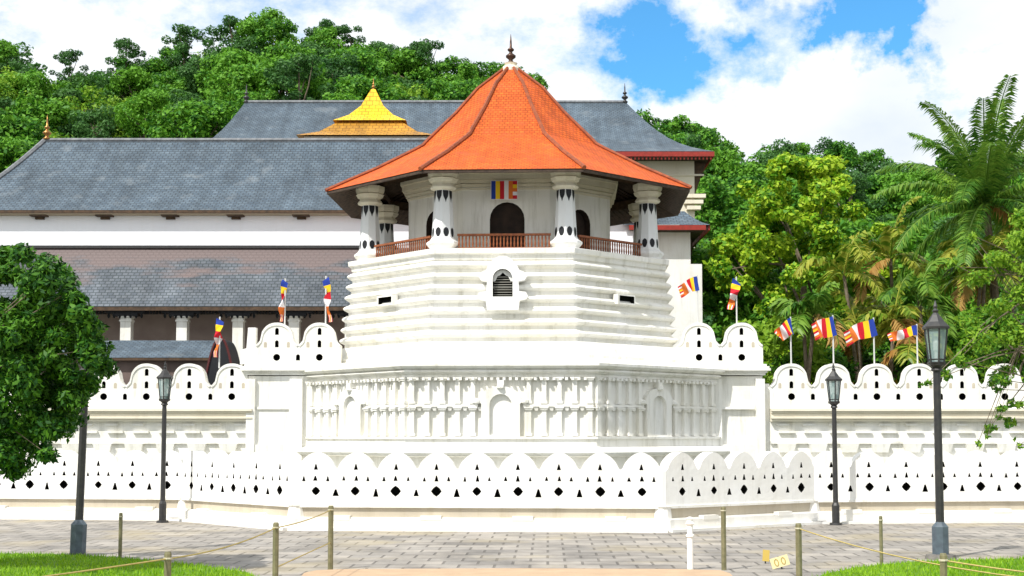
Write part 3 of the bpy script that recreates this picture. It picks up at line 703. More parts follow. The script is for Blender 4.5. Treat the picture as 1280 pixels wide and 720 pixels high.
hall = empty('temple_hall', (-12, 62, 0), 'long white hall with two grey slate roofs and pillared verandah left of the tower', 'building')
De, Dr, Dw = 61.0, 66.0, 61.5
zE, zR = Z(262.5, De), Z(176, Dr)
XL, XR = -25.9, 6.4; rxl, rxr = P(56, 176, Dr).x, 2.4
mb = MB(); sag = .35
curved_roof(mb, (XL, De, zE), (XR, De, zE), (rxr, Dr, zR), (rxl, Dr, zR), sag)
curved_roof(mb, (XR, De, zE), (XR, 71, zE), (rxr, Dr, zR), (rxr, Dr, zR), sag)
curved_roof(mb, (XR, 71, zE), (XL, 71, zE), (rxl, Dr, zR), (rxr, Dr, zR), sag)
curved_roof(mb, (XL, 71, zE), (XL, De, zE), (rxl, Dr, zR), (rxl, Dr, zR), sag)
hr = mb.build('upper_roof', SLATE, hall, recalc=False)
mb = MB().tube([(rxl, Dr, zR+.03), (rxr, Dr, zR+.03)], .11, 6)
mb.build('ridge_cap', RIDGES, hr)
mb = MB(); pts = []
for i in range(9):
    q = i/8; p = Vector((XL, De, zE)).lerp(Vector((rxl, Dr, zR)), q); p.z += -sag*math.sin(math.pi*q)+.03; pts.append(p)
mb.tube(pts, .12, 6); mb.build('ridge_cap', RIDGES, hr)
MB().box(((XL+XR)/2, De+.03, zE-.07), (XR-XL, .06, .12)).build('fascia', WOODD, hr)
MB().box(((XL+XR)/2, 61.7, zE-.16), (XR-XL-.1, 1.3, .05)).build('soffit', mat('pale_soffit', (.42, .34, .24), rough=.8), hr)
mb = MB(); x = P(46, 262, De).x
for k in range(6): MB().box((x+k*2.98, 61.35, zE-.2), (.75, .5, .1)).box((x+k*2.98, 61.6, zE-.3), (.4, .5, .12)).build('eave_bracket', WOODD, hall)
finial(MB(), (rxl+.1, Dr, zR+.05), 1.0).build('finial', BRASS, hall, smooth=True)
zL0 = Z(309.5, Dw)
MB().box(((XL+XR)/2+.4, Dw+4, (zE+zL0)/2-.4), (XR-XL-2.4, 8, zE-zL0+.75)).build('upper_wall', BLUEW, hall)
XR2 = -4.6
zl1 = Z(383, 59.0)
mb = MB(); curved_roof(mb, (-26.3, 59.0, zl1), (XR2, 59.0, zl1), (XR2, Dw, zL0), (-25, Dw, zL0), .12, 6)
lr = mb.build('lower_roof', SLATER, hall, recalc=False)
MB().box(((-26.3+XR2)/2, Dw-.05, zL0+.02), (XR2+25, .2, .12)).build('flashing', IRON, lr)
MB().box(((-26.3+XR2)/2, 59.06, zl1-.10), (XR2+26.2, .1, .16)).build('fascia', WOODD, lr)
MB().box(((-26.3+XR2)/2, 60.8, zl1-.02), (XR2+26.2, 3.2, .05)).build('soffit', WOODS, lr)
MB().box(((XL+XR)/2, 66.7, zL0/2-.25), (XR-XL-3, 8, zL0-.55)).build('verandah_wall', mat('mauve_verandah_wall', (.48, .38, .35), (.40, .31, .28), 1.5, rough=.8), hall)
x0 = P(158, 400, 59.6).x; sp = P(228, 400, 59.6).x-x0
zc_ = Z(392, 59.6)
def hallcol():
    s = MB(); s.box((0, 0, zc_/2), (.46, .46, zc_)); s.box((0, 0, zc_-.1), (.62, .62, .16)); s.box((0, 0, zc_-.32), (.54, .54, .08)); return s.mesh('verandah_column', WHITE)
def brk():
    s = MB(); s.box((0, -.15, zc_+.06), (1.7, .4, .12)); s.box((0, -.15, zc_-.06), (1.1, .4, .12))
    for k in range(7): s.lathe([(.03, -.16), (.075, -.06), (.05, .0), (.07, .08)], 6, (-.72+k*.24, -.3, zc_-.06))
    return s.mesh('column_bracket', BLACKP)
hm, bm_ = hallcol(), brk()
for k in range(-4, 5):
    x = x0+k*sp; c = inst('verandah_column', hm, hall, (x, 59.7, 0))
    q = bpy.data.objects.new('column_bracket', bm_); col.objects.link(q); q.parent = c
mb = MB()
for k in range(-4, 4): 
    for j in range(6): mb.lathe([(.02, -.12), (.06, -.04), (.04, .05)], 5, (x0+(k+.36)*sp+j*.13, 59.35, zc_+.06))
mb.build('hanging_drops', BLACKP, hall)
# small slate-roofed shed and dark arched canopy behind the left rampart
sh = empty('shed', (-14.8, 54.5, 0), 'small outbuilding with a low grey slate roof behind the left rampart', 'shed')
a, b_ = P(-20, 452, 52.6).x, P(268, 452, 52.6).x; z0, z1 = Z(447, 52.6), Z(425.5, 55.0)
mb = MB(); quadroof(mb, [(a, 52.6, z0), (b_, 52.6, z0), (b_-.2, 55, z1), (a, 55, z1)]); quadroof(mb, [(b_, 57.4, z0), (a, 57.4, z0), (a, 55, z1), (b_-.2, 55, z1)], uo=7)
mb.build('roof', SLATE, sh, recalc=False)
MB().box(((a+b_)/2, 52.65, z0-.06), (b_-a, .08, .1)).build('fascia', WOODD, sh)
MB().box(((a+b_)/2, 55.0, z0/2-.05), (b_-a-.4, 4.2, z0-.1)).build('wall', BROWNW, sh)
ag = empty('arched_canopy', (P(283, 470, 51).x, 51, 0), 'black arched canopy rising behind the left rampart beside the striped flag', 'canopy')
mb = MB(); pts = []; cx = P(281, 470, 51).x; zb_ = Z(485, 51); zt_ = Z(425, 51)
for i in range(17):
    q = i/16*2-1; pts.append((cx+q*.56, zb_+(zt_-zb_)*(1-abs(q)**2.2)))
mb.panel([(pts[0][0], 0)]+pts+[(pts[-1][0], 0)], [], -.9, .9, Matrix.Translation((0, 51, 0))); mb.build('cover', BLACKP, ag)
mb = MB(); mb.tube([(x, 50.08, z+.01) for x, z in pts], .045, 5); mb.build('rim', mat('maroon_rim', (.09, .02, .02), rough=.5), ag)
# ------------------------------------------------------------------ main shrine behind
shr = empty('main_shrine', (-3, 84, 0), 'large temple building far behind with a tall hipped slate roof and red fascia', 'building')
D1, D2 = 78.0, 87.0; zE1, zR1 = Z(189, D1), Z(128.5, D2); e0, e1 = P(222, 189, D1).x, P(893, 189, D1).x; r0x, r1x = P(306, 128, D2).x, P(783, 128, D2).x
mb = MB(); sg = .75
curved_roof(mb, (e0, D1, zE1), (e1, D1, zE1), (r1x, D2, zR1), (r0x, D2, zR1), sg)
curved_roof(mb, (e1, D1, zE1), (e1, 96, zE1), (r1x, D2, zR1), (r1x, D2, zR1), sg)
curved_roof(mb, (e1, 96, zE1), (e0, 96, zE1), (r0x, D2, zR1), (r1x, D2, zR1), sg)
curved_roof(mb, (e0, 96, zE1), (e0, D1, zE1), (r0x, D2, zR1), (r0x, D2, zR1), sg)
sr = mb.build('roof', SLATE, shr, recalc=False)
MB().tube([(r0x, D2, zR1+.04), (r1x, D2, zR1+.04)], .13, 6).build('ridge_cap', RIDGES, sr)
mb = MB(); mb.box(((e0+e1)/2, D1+.04, zE1-.16), (e1-e0, .08, .28)); mb.box((e1-.04, 87, zE1-.16), (.08, 17.9, .28)); mb.build('fascia', REDP, sr)
mb = MB(); n = 26
for k in range(110): mb.box((e1-.2-k*.22, D1+.1, zE1-.38), (.09, .05, .16))
mb.build('fascia_drops', REDP, sr)
xw = P(868, 220, 79.6).x
MB().box(((e0+1.4+xw)/2, 87.3, zE1/2-.1), (xw-e0-1.4, 15.4, zE1-.3)).build('wall', CREAM, shr)
MB().box(((e0+e1)/2, 87, zE1-.22), (e1-e0-.3, 17.6, .06)).build('soffit', WOODS, shr)
for k in range(6):
    mb = MB(); y = 79.8+k*2.6
    mb.add([(xw, y, zE1-.3), (e1-.2, y, zE1-.3), (xw+.3, y, zE1-1.5), (xw, y, zE1-2.4), (xw, y+.3, zE1-.3), (e1-.2, y+.3, zE1-.3), (xw+.3, y+.3, zE1-1.5), (xw, y+.3, zE1-2.4)], [(0, 1, 2, 3), (4, 5, 6, 7), (1, 2, 6, 5), (2, 3, 7, 6), (0, 1, 5, 4)])
    mb.build('eave_bracket', WOODD, shr)
mb = MB()
for i, (x_, w_) in enumerate(((.3, .6), (.15, .3), (.0, .15))): mb.box((xw-.1, 79.5-.1, zE1-2.4-i*.35), (1.4-i*.3, .5, .22))
mb.box((xw-1.2, 79.55, zE1-1.1), (3.5, .12, .1)); mb.build('wall_moulding', CREAM, shr)
finial(MB(), (r0x+.1, D2, zR1), 1.0).build('finial', IRON, shr, smooth=True)
finial(MB(), (r1x-.1, D2, zR1), 1.05).build('finial', IRON, shr, smooth=True)
# golden canopy roof
gx, gy = P(466.5, 150, 73.8).x, 73.8
gd = empty('golden_roof_shrine', (gx, gy, 0), 'inner shrine with a bright golden pointed roof rising behind the slate hall roof', 'shrine')
ga = R(45)
zg0, zg1, zg2 = Z(174, 71.2), Z(153, 72.6), Z(112, 73.8)
oct_roof([(2.0*1.414*.98, zg1-.05), (1.5*1.414*.8, zg1+.42), (.62*1.414, zg1+1.05), (.16, zg2)], gx, gy, ga, 4).build('upper_roof', GOLD, gd, recalc=False)
oct_roof([(3.65*1.414, zg0), (2.6*1.414, zg0+.42), (1.55*1.414, zg1+.05)], gx, gy, ga, 4).build('lower_roof', GOLDD, gd, recalc=False)
MB().lathe([(3.3*1.414, 0), (3.3*1.414, zg0)], 4, (gx, gy, 0), ga).build('wall', CREAM, gd)
finial(MB(), (gx, gy, zg2-.03), .55).build('finial', BRASS, gd, smooth=True)
# annexe on the right
an = empty('annexe', (8, 64, 0), 'narrow white annexe with a small red-edged slate roof right of the octagonal tower', 'building')
xa, xb = P(790, 300, 62).x, P(863, 300, 62).x; xe = P(888, 280, 61.2).x
zA = Z(281, 61.2)
mb = MB(); curved_roof(mb, (xa-.5, 61.2, zA), (xe, 61.2, zA), (xe-1.0, 62.6, Z(264, 62.6)), (xa, 62.6, Z(264, 62.6)), .1, 3)
curved_roof(mb, (xe, 61.2, zA), (xe, 68, zA), (xe-1.0, 68, Z(264, 62.6)), (xe-1.0, 62.6, Z(264, 62.6)), .1, 3)
ar = mb.build('roof', SLATE, an, recalc=False)
mb = MB(); mb.box(((xa+xe)/2-.2, 61.24, zA-.12), (xe-xa, .08, .22)); mb.box((xe-.04, 64.6, zA-.12), (.08, 6.6, .22)); mb.build('fascia', REDP, ar)
MB().box(((xa+xe)/2-.2, 64.6, zA-.2), (xe-xa-.1, 6.6, .05)).build('soffit', WOODS, ar)
MB().box(((xa+xb)/2, 65, zA/2-.1), (xb-xa, 6, zA-.25)).build('wall', WHITE2, an)
MB().box((xb+.18, 66.5, zA/2-.12), (.36, 4.8, zA-.25)).build('dark_bay', WOODD, an)  # solid box, shade of the open bay put into its dark colour
zmid = Z(330, 62)
MB().box((xb+.26, 63.5, zmid/2), (.52, 3.0, zmid)).build('side_pier', WHITE2, an)
MB().box(((xa+xb)/2, 66, (zA+Z(240, 65))/2), (xb-xa-.5, 4, Z(240, 65)-zA)).build('upper_wall', CREAM, an)
# ------------------------------------------------------------------ lamp posts
def lamp(base, Ht, label, s=1.0, foot=False, bluebase=False, swayed=0):
    e = empty('lamp_post', base, label, 'lamp post', 'black lantern lamp posts along the plaza')
    x, y = base.x, base.y; top = Ht
    hl = .72*s          # lantern height without finial
    zl = top-.16*s-hl
    mb = MB()
    if bluebase: mb.lathe([(.115*s, .05), (.115*s, .50), (.06, .58)], 8, base); 
    else: mb.lathe([(.085*s, 0), (.085*s, .42), (.05*s, .5)], 8, base)
    b__ = mb.build('base', IRONB if bluebase else IRON, e)
    if foot: MB().lathe([(.24, 0), (.22, .07), (.15, .08)], 10, base).build('footing', mat('grey_footing', (.2, .19, .17), (.13, .12, .11), 8, rough=.9), e)
    else: MB().lathe([(.14, .004), (.13, .05)], 8, base).build('footing', IRON, e)
    MB().lathe([(.058*s, .45), (.05*s, zl-.12), (.05*s, zl-.1), (.085*s, zl-.08), (.06*s, zl-.04), (.1*s, zl), (.13*s, zl+.03)], 10, base).build('pole', IRON, e)
    ln = MB(); r0_, r1_ = .105*s, .155*s; zb = zl+.05; zt = zl+hl*.70
    ln.lathe([(r0_+.02, zl), (r0_+.03, zb)], 6, base)
    ln.lathe([(r1_+.035, zt), (r1_+.04, zt+.035), (r1_*.8, zt+.10*s), (r1_*.35, zt+.2*s), (.03*s, zt+.23*s), (.045*s, zt+.26*s), (.02*s, zt+.29*s), (.03*s, zt+.32*s), (.006, zt+.40*s)], 6, base)
    for k in range(6):
        a = math.pi*k/3
        ln.tube([(x+r0_*math.sin(a), y-r0_*math.cos(a), zb), (x+r1_*math.sin(a), y-r1_*math.cos(a), zt)], .013*s, 4)
        ln.tube([(x+r0_*math.sin(a), y-r0_*math.cos(a), zb+.04), (x+r0_*math.sin(a+math.pi/3), y-r0_*math.cos(a+math.pi/3), zb+.04)], .01*s, 4)
    lt = ln.build('lantern', IRON, e)
    MB().lathe([(r0_-.004, zb), (r1_-.004, zt)], 6, base).build('glass', GLASSL, lt)
    mb = MB().lathe([(.03, zb), (.03, zb+.16), (.045, zb+.18), (.05, zb+.3), (.02, zb+.38)], 8, base).build('lamp_bulb', mat('milky_bulb', (.7, .72, .68), rough=.3), lt)
    e.rotation_euler = (0, R(swayed), 0)
    return e
def lampz(px, py_top, base): 
    a = P(px, py_top, base.y); return a.z
b1 = G(203, 653.5); lamp(b1, P(208, 453, b1.y).z, 'slim black lantern post against the outer wall on the left', .97)
b1 = G(1045, 656.5); lamp(b1, P(1041, 455, b1.y).z, 'slim black lantern post against the outer wall on the right', .97)
b1 = G(97, 695); lamp(b1, P(106, 380, b1.y).z, 'tall lantern post with blue-grey base beside the left lawn, its lantern among leaves', 1.12, False, True, 1.3)
b1 = G(1176, 699); lamp(b1, P(1171, 378, b1.y).z, 'tall lantern post with blue-grey base on the edge of the right lawn', 1.12, True, True)
# ------------------------------------------------------------------ rope posts and ropes
def post(px, base, h, label, r=.032):
    e = empty('rope_post', base, label, 'post', 'short olive rope barrier posts on the plaza')
    MB().lathe([(r, 0), (r, h-.02), (r*.8, h)], 8, base).build('tube', POSTM, e)
    MB().lathe([(r+.006, h-.07), (r+.01, h-.06), (r+.006, h-.05)], 8, base).build('collar', mat('collar', (.45, .42, .3), rough=.4), e)
    return base+Vector((0, 0, h))
def gd_(x, D): return Vector(((x-640)/F*D, D, 0.0))
def near(x, ytop, h): 
    D = (CH-h)*F/(ytop-HOR)/1.0
    p = P(x, ytop, D); return Vector((p.x, p.y, 0))
T = {}
b = G(150, 698); T['a'] = post(150, b, P(150, 641, b.y).z, 'thin rope post on the paving near the tall left lamp', .03)
b = near(210, 688, .9); T['b'] = post(210, b, .9, 'olive rope post standing in the left lawn at the bottom edge')
b = near(345, 652, .9); T['c'] = post(345, b, .9, 'rope post right of the left lawn, second from the sandy path', .035)
b = G(413, 713); T['d'] = post(413, b, P(413, 632, b.y).z, 'rope post at the left end of the sandy path', .038)
b = G(905, 713); T['e'] = post(905, b, P(905, 633, b.y).z, 'rope post at the right end of the sandy path beside the white post', .036)
b = near(998, 653, .9); T['f'] = post(998, b, .9, 'rope post between the yellow card and the right lawn', .036)
b = G(1102, 710); T['g'] = post(1102, b, P(1102, 645, b.y).z, 'thin rope post at the edge of the right lawn, left of the tall lamp', .026)
b = near(1179, 690, .9); T['h'] = post(1179, b, .9, 'low olive rope post in the right lawn in front of the tall lamp')
def rope(a, b, sag, label, name='rope', dz=-.06):
    a = a+Vector((0, 0, dz)); b = b+Vector((0, 0, dz)); pts = []
    for i in range(15): q = i/14; p = a.lerp(b, q); p.z -= sag*4*q*(1-q); pts.append(p)
    o = MB().tube(pts, .0075, 5).build(name, ROPEM); tag(o, label, 'rope', 'yellow barrier ropes')
rope(T['c'], T['d'], .03, 'pale rope strung between the two tallest rope posts left of the sandy path')
rope(T['b'], T['c'], .05, 'yellowish rope running from the lawn post up to the next post')
rope(Vector((-5.2, 7.5, .9)), T['b'], .03, 'yellow rope crossing the left lawn into the bottom edge')
rope(T['c'], T['d'], .0, 'low faint rope between the same posts left of the sandy path', dz=-.52)
rope(T['f'], Vector((6.2, 9.0, 1.0)), .28, 'thin yellow rope sagging across the right lawn from the post')
rope(T['h'], Vector((6.4, 10.2, .9)), .1, 'yellow rope leading right from the lawn post past the lamp')
b = G(863, 713); h = P(863, 646, b.y).z
e = empty('white_post', b, 'short white post with a knobbed top at the right end of the sandy path', 'post')
MB().lathe([(.045, 0), (.045, h*.62), (.06, h*.63), (.06, h*.66), (.042, h*.68), (.042, h-.12)], 10, b).build('shaft', WHITE2, e)
MB().lathe([(.03, h-.13), (.065, h-.10), (.04, h-.05), (.055, h-.03), (.02, h)], 10, b).build('cap', WHITE2, e)
# yellow card signs on the paving
YC = mat('pale_yellow_card', (.66, .58, .32), rough=.6)
def card(px, py, w_, h_, tilt, label, m, marks=0):
    p = G(px, py+8); e = empty('ground_sign', p, label, 'sign')
    M = Matrix.Translation(p) @ Matrix.Rotation(tilt, 4, 'Y') @ Matrix.Rotation(R(-12), 4, 'X')
    MB().box((0, 0, .04+h_/2), (w_, .012, h_), M=M).build('plate', m, e)
    MB().box((0, .02, .06), (.02, .02, .12), M=M).build('stake', IRON, e)
    if marks:
        mb = MB()
        for sx in (-1, 1):
            pts = [(sx*.05+.028*math.cos(t_*math.pi/4), -.011, .04+h_/2+.05*math.sin(t_*math.pi/4)) for t_ in range(9)]
            mb.tube([M @ Vector(q) for q in pts], .006, 4)
        mb.build('mark', mat('ochre_mark', (.45, .33, .08), rough=.6), e)
card(978, 704, .26, .15, R(-16), 'pale yellow tilted card with two ring marks standing on the paving', YC, 1)
card(957, 697, .10, .17, R(6), 'small orange-yellow marker left of the tilted card', mat('orange_yellow', (.50, .36, .08), rough=.6))
# ------------------------------------------------------------------ flags
def flag(px, py_top, py_base, D, flagw, flagh, drape, label, lean=0, side=-1, drop=0):
    flagh *= .85; flagw *= .92 if drape < 1 else 1
    p = P(px, py_base, D); zt = P(px, py_top, D).z; base = Vector((p.x, D, p.z))
    e = empty('flagpole', base, label, 'flag', 'striped flags on poles above the ramparts')
    Hh = zt-base.z
    MB().tube([base-Vector((0, 0, .15)), base+Vector((lean, 0, Hh))], .028, 6).build('pole', POLEM, e)
    nx_, nz_ = 24, 8; V = []; rr = random.Random(int(px)); ph = rr.uniform(0, 6)
    cx_, cz_ = 0.0, 0.0; pts = []
    for i in range(nx_+1):
        u = i/nx_; a = drape*min(1, .8+u*1.6) if drape > 1 else drape*(.55+.6*u)
        a += .16*math.sin(u*8+ph)*(1 if drape < 1 else .5)
        if i: cx_ += flagw/nx_*math.cos(a); cz_ -= flagw/nx_*math.sin(a)
        sh_ = (.75-.35*min(1, u*1.5)+.2*math.sin(u*6+ph)**2) if drape > 1 else 1-.12*u
        for j in range(nz_+1):
            v = j/nz_
            x = cx_-flagh*(v-(.35 if drape > 1 else 0))*sh_*math.sin(a)*(1.0 if drape > 1 else .55); z = cz_-flagh*v*sh_*math.cos(a)*(1 if drape < 1 else 1)
            if drape > 1: z -= flagh*v*(1-min(1, u*2.2))*.2
            wv = .12*math.sin(u*10+ph+v*1.8)*min(1, u*2)+.05*math.sin(u*19+v*4+ph)*min(1, u*3)
            V.append((base.x+side*(.02+x)+(wv*.25 if drape > 1 else 0), base.y-.05+wv, base.z+Hh-.04+z))
    fs = []; ms = []
    for i in range(nx_):
        for j in range(nz_):
            fs.append((i*(nz_+1)+j, (i+1)*(nz_+1)+j, (i+1)*(nz_+1)+j+1, i*(nz_+1)+j+1))
            s_ = i*6//nx_
            ms.append(s_ if s_ < 5 else [2, 3, 4, 1, 2, 3, 4, 2][j])
    mb = MB(); mb.add(V, fs, ms); o = mb.build('cloth', FLM, e, recalc=False, smooth=True)
    return e
DF = 47.95
flag(356, 348, 404, DF, 1.5, .30, 1.5, 'furled orange and white striped flag on the left shoulder parapet, outer scallop', side=-1)
flag(407, 345, 404, DF, 1.6, .34, 1.5, 'drooping flag with yellow top and red and white folds on the scallop nearest the tower', side=1)
flag(274, 396, 455, 47.9, 1.4, .38, 1.5, 'drooping orange-tipped flag in front of the black arched canopy', side=-1)
flag(872, 344, 404, DF, .85, .62, .62, 'dark shaded flag flying beside the moulded tower on the right shoulder parapet', side=-1)
flag(921, 346, 404, DF, 1.15, .5, 1.35, 'hanging blue and orange flag on the outer scallop of the right shoulder parapet', side=-1)
flag(989, 396, 456, 47.95, .85, .75, .85, 'short gathered striped flag nearest the tower on the right rampart', side=-1)
flag(1042, 394, 456, 47.95, .9, .85, .40, 'broad open striped flag second from the tower on the right rampart', side=-1)
flag(1093, 397, 456, 47.95, 1.3, .75, .5, 'long streaming flag with orange tail, third from the tower on the right rampart', side=-1)
flag(1147, 405, 456, 47.95, 1.2, .42, .35, 'partly hidden flag nearest the tall right lamp on the right rampart', side=-1)
# ------------------------------------------------------------------ vegetation
def leaves(centers, n, size, seed, up=.5, aspect=.55, shell=.55, fold=True):
    """centers: list of (x,y,z,rx,ry,rz); n leaf faces in all, spread over clumps; vectorised"""
    r = np.random.default_rng(seed); C = np.array(centers, float)
    wts = (C[:, 3]*C[:, 4]+C[:, 4]*C[:, 5])**1.0; wts /= wts.sum()
    idx = r.choice(len(C), n, p=wts)
    d = r.normal(size=(n, 3)); d /= np.linalg.norm(d, axis=1)[:, None]
    rad = shell+(1-shell)*r.random(n)**.8
    rad = np.where(r.random(n) < .12, rad*1.12, rad)
    p = C[idx, :3]+d*C[idx, 3:6]*rad[:, None]
    nr = d*.8+r.normal(size=(n, 3))*.55; nr[:, 2] += up; nr /= np.linalg.norm(nr, axis=1)[:, None]
    t = r.normal(size=(n, 3)); t[:, 2] -= .35; t -= (t*nr).sum(1)[:, None]*nr; t /= np.linalg.norm(t, axis=1)[:, None]
    s = np.cross(nr, t); L_ = size*(.6+.8*r.random(n)); W_ = L_*aspect
    a = p-t*(L_/2)[:, None]; b_ = p+s*(W_/2)[:, None]-nr*(L_*.08)[:, None]; c = p+t*(L_/2)[:, None]; e = p-s*(W_/2)[:, None]-nr*(L_*.08)[:, None]
    V = np.stack([a, b_, c, e], 1).reshape(-1, 3)
    return V
def quads_mesh(name, V, m, extra=None):
    me = bpy.data.meshes.new(name); n = len(V)//4
    me.vertices.add(len(V)); me.vertices.foreach_set('co', np.ascontiguousarray(V, dtype=np.float32).ravel())
    me.loops.add(n*4); me.loops.foreach_set('vertex_index', np.arange(n*4, dtype=np.int32))
    me.polygons.add(n); me.polygons.foreach_set('loop_start', np.arange(0, n*4, 4, dtype=np.int32))
    me.materials.append(m); me.update(calc_edges=True); me.validate(); return me
def clumps(r, R_, H_, z0, n, cs=(.22, .4), flat_=.75):
    out_ = []
    for k in range(n):
        a = r.uniform(0, 6.283); q = r.random()**.5; h = r.random()
        prof_ = math.sin(math.pi*(.12+.80*h))**.7
        rr_ = R_*prof_*q; c = R_*r.uniform(*cs)
        out_.append((rr_*math.cos(a), rr_*math.sin(a), z0+H_*h, c, c, c*flat_))
    return out_
def trunkmesh(r, h, rad, cl, nl=6):
    mb = MB(); pts = [Vector((r.uniform(-.1, .1)*i*.3, r.uniform(-.1, .1)*i*.3, h*i/5)) for i in range(6)]
    mb.tube(pts, [rad*(1-.12*i) for i in range(6)], 7)
    for c in r.sample(cl, min(nl, len(cl))):
        s = pts[r.choice((3, 4, 5))]; e = Vector(c[:3]); m_ = s.lerp(e, .5)+Vector((r.uniform(-.3, .3), r.uniform(-.3, .3), .3))
        mb.tube([s, m_, e], [rad*.42, rad*.28, rad*.1], 5)
    return mb
def tree_proto(kind, seed):
    r = random.Random(seed)
    if kind == 'round': cl = clumps(r, 4.6, 7, 3.5, 34, (.24, .40)); h, sz, m, n = 8, .55, LF_HILL, 5200
    elif kind == 'tall': cl = clumps(r, 3.6, 9, 4, 30, (.24, .42)); h, sz, m, n = 10, .5, LF_HILL, 4600
    elif kind == 'open': cl = clumps(r, 4.3, 7.6, 5.0, 30, (.15, .27), .7); h, sz, m, n = 10.5, .40, LF_HILL2, 4000
    elif kind == 'dusky': cl = clumps(r, 4.4, 6, 4.5, 28, (.24, .40), .65); h, sz, m, n = 8.5, .5, LF_HILL2, 4400
    elif kind == 'bright': cl = clumps(r, 4.4, 6, 3.5, 28, (.24, .40)); h, sz, m, n = 7.5, .5, LF_NEAR, 4200
    V = leaves(cl, n, sz, seed)
    return quads_mesh('crown', V, m), trunkmesh(r, h, .26, cl).mesh('trunk', BARK)
protos = {k: [tree_proto(k, 10*i+j) for j in range(2)] for i, k in enumerate(('round', 'tall', 'open', 'dusky', 'bright'))}
def put_tree(kind, X, Y, z, s, label, group, r, name='forest_tree', cat='tree'):
    e = empty(name, (X, Y, z), label, cat, group); cm, tm = r.choice(protos[kind])
    a = r.uniform(0, 6.28); sq = r.uniform(.9, 1.12)
    for nme, me in (('trunk', tm), ('crown', cm)):
        o = bpy.data.objects.new(nme, me); col.objects.link(o); o.parent = e
    e.rotation_euler = (0, 0, a); e.scale = (s*sq, s*sq, s)
    return e
r = random.Random(21)
n = 0
rows = [106, 113, 120, 127, 134, 141, 148, 155, 162, 169, 176, 183, 189]
for Y in rows:
    step = 6.2 if Y < 175 else 4.6
    for (xa_, xb_) in ((-90, 660), (800, 1370)):
        X = (xa_-640)/F*Y
        while X < (xb_-640)/F*Y:
            XX = X+r.uniform(-1.8, 1.8); YY = Y+r.uniform(-3, 3); z = terrain(XX, YY)
            # skip what the roofs hide
            topy = HOR-(z+12-CH)*F/YY; px = 640+XX*F/YY
            hid = topy > 205 if px < 700 else (topy > 430)
            if not hid:
                k = r.choices(('round', 'tall', 'dusky', 'bright', 'open'), (5, 3, 2.2, 1.6, .4))[0]
                s = r.uniform(.72, 1.1)
                # keep the tops below the skyline
                ytop = skyline(px)+(4 if Y < 180 else -2)
                zmax = CH+(HOR-ytop)*YY/F; hs = {'round': 11.2, 'tall': 13.5, 'open': 13.2, 'dusky': 11.2, 'bright': 10.2}[k]
                if Y > 180: s = max(.9, min(1.5, (zmax+rng.uniform(-1.5, 1.0)-z)/hs))
                elif z+hs*s > zmax: s = max(.5, (zmax-z)/hs)
                put_tree(k, XX, YY, z-.3, s, 'one of the many green trees packed together on the hillside behind the temple', 'forest trees on the hillside', r); n += 1
            X += step*r.uniform(.85, 1.15)
# trees that stand out against the sky: (px of the trunk, top y, kind, size, label)
for (px, yt, k, s, lab) in (
    (8, 52, 'dusky', 1.05, 'dark round treetop on the skyline at the far left'),
    (88, 62, 'open', .62, 'small open-crowned tree on the skyline left of the twin feathery treetops'),
    (158, 48, 'open', .8, 'feathery tree on the skyline above the left end of the hall roof'),
    (232, 32, 'open', .95, 'slender open-crowned skyline tree left of the highest treetop'),
    (290, 22, 'open', 1.0, 'layered skyline tree just left of the highest treetop'),
    (328, 12, 'round', .95, 'highest full green treetop on the hill skyline'),
    (408, 26, 'open', .9, 'airy skyline tree right of the highest treetop'),
    (440, 30, 'open', .7, 'smaller airy skyline tree above the golden roof'),
    (475, 52, 'dusky', .6, 'low dark skyline treetop above the golden roof'),
    (530, 50, 'open', .9, 'open skyline tree left of the dark tree beside the orange roof'),
    (588, 76, 'dusky', 1.0, 'dark flat-topped tree on the skyline touching the orange roof'),
    (828, 148, 'open', .6, 'thin-crowned tree on the skyline above the right end of the shrine roof'),
    (862, 155, 'open', .6, 'small thin-crowned tree over the red eave of the shrine'),
    (985, 176, 'dusky', .8, 'wide dark skyline treetop above the bright yellow-green tree'),
    (1035, 174, 'dusky', .7, 'dark skyline treetop right of the wide dark one')):
    Y = 186; p = P(px, yt, Y); hs = {'round': 11.2, 'open': 13.2, 'dusky': 11.2}[k]*s
    put_tree(k, p.x, Y, p.z-hs, s, lab, None, r, 'skyline_tree')
# middle-distance trees behind the right rampart
def big_tree(name, base, R_, H_, z0, n, size, m, label, seed, ncl=60, cs=(.16, .28), th=None, asp=.55, cat='tree', flat_=.75, group=None, up=.5, nl=14):
    r = random.Random(seed); cl = clumps(r, R_, H_, z0, ncl, cs, flat_)
    e = empty(name, base, label, cat, group)
    o = bpy.data.objects.new('crown', quads_mesh('crown', leaves(cl, n, size, seed, up, asp), m)); col.objects.link(o); o.parent = e
    tm = trunkmesh(r, th or z0+H_*.55, max(.08, R_*.05), cl, nl).mesh('trunk', BARK); o = bpy.data.objects.new('trunk', tm); col.objects.link(o); o.parent = e
    return e
p = P(1003, 500, 62)
big_tree('broadleaf_tree', (p.x, 62, 0), 4.0, 11.0, 3.6, 42000, .25, LF_BRIGHT, 'large yellow-green leafy tree behind the right rampart', 5, 150, (.10, .19), asp=.6)
p = P(915, 500, 66); big_tree('broadleaf_tree', (p.x, 66, 0), 3.6, 10, 2, 15000, .34, LF_HILL, 'deep green tree between the annexe and the large yellow-green tree', 6, 60, (.2, .3))
p = P(1100, 500, 70); big_tree('broadleaf_tree', (p.x, 70, 0), 4.2, 9.5, 3, 16000, .34, LF_HILL, 'green tree behind the palms, right of the large yellow-green tree', 8, 70, (.2, .3))
p = P(1215, 500, 66); big_tree('broadleaf_tree', (p.x, 66, 0), 4.6, 8, 2, 17000, .34, LF_HILL, 'dark green tree below the coconut palm', 9, 70, (.2, .3))
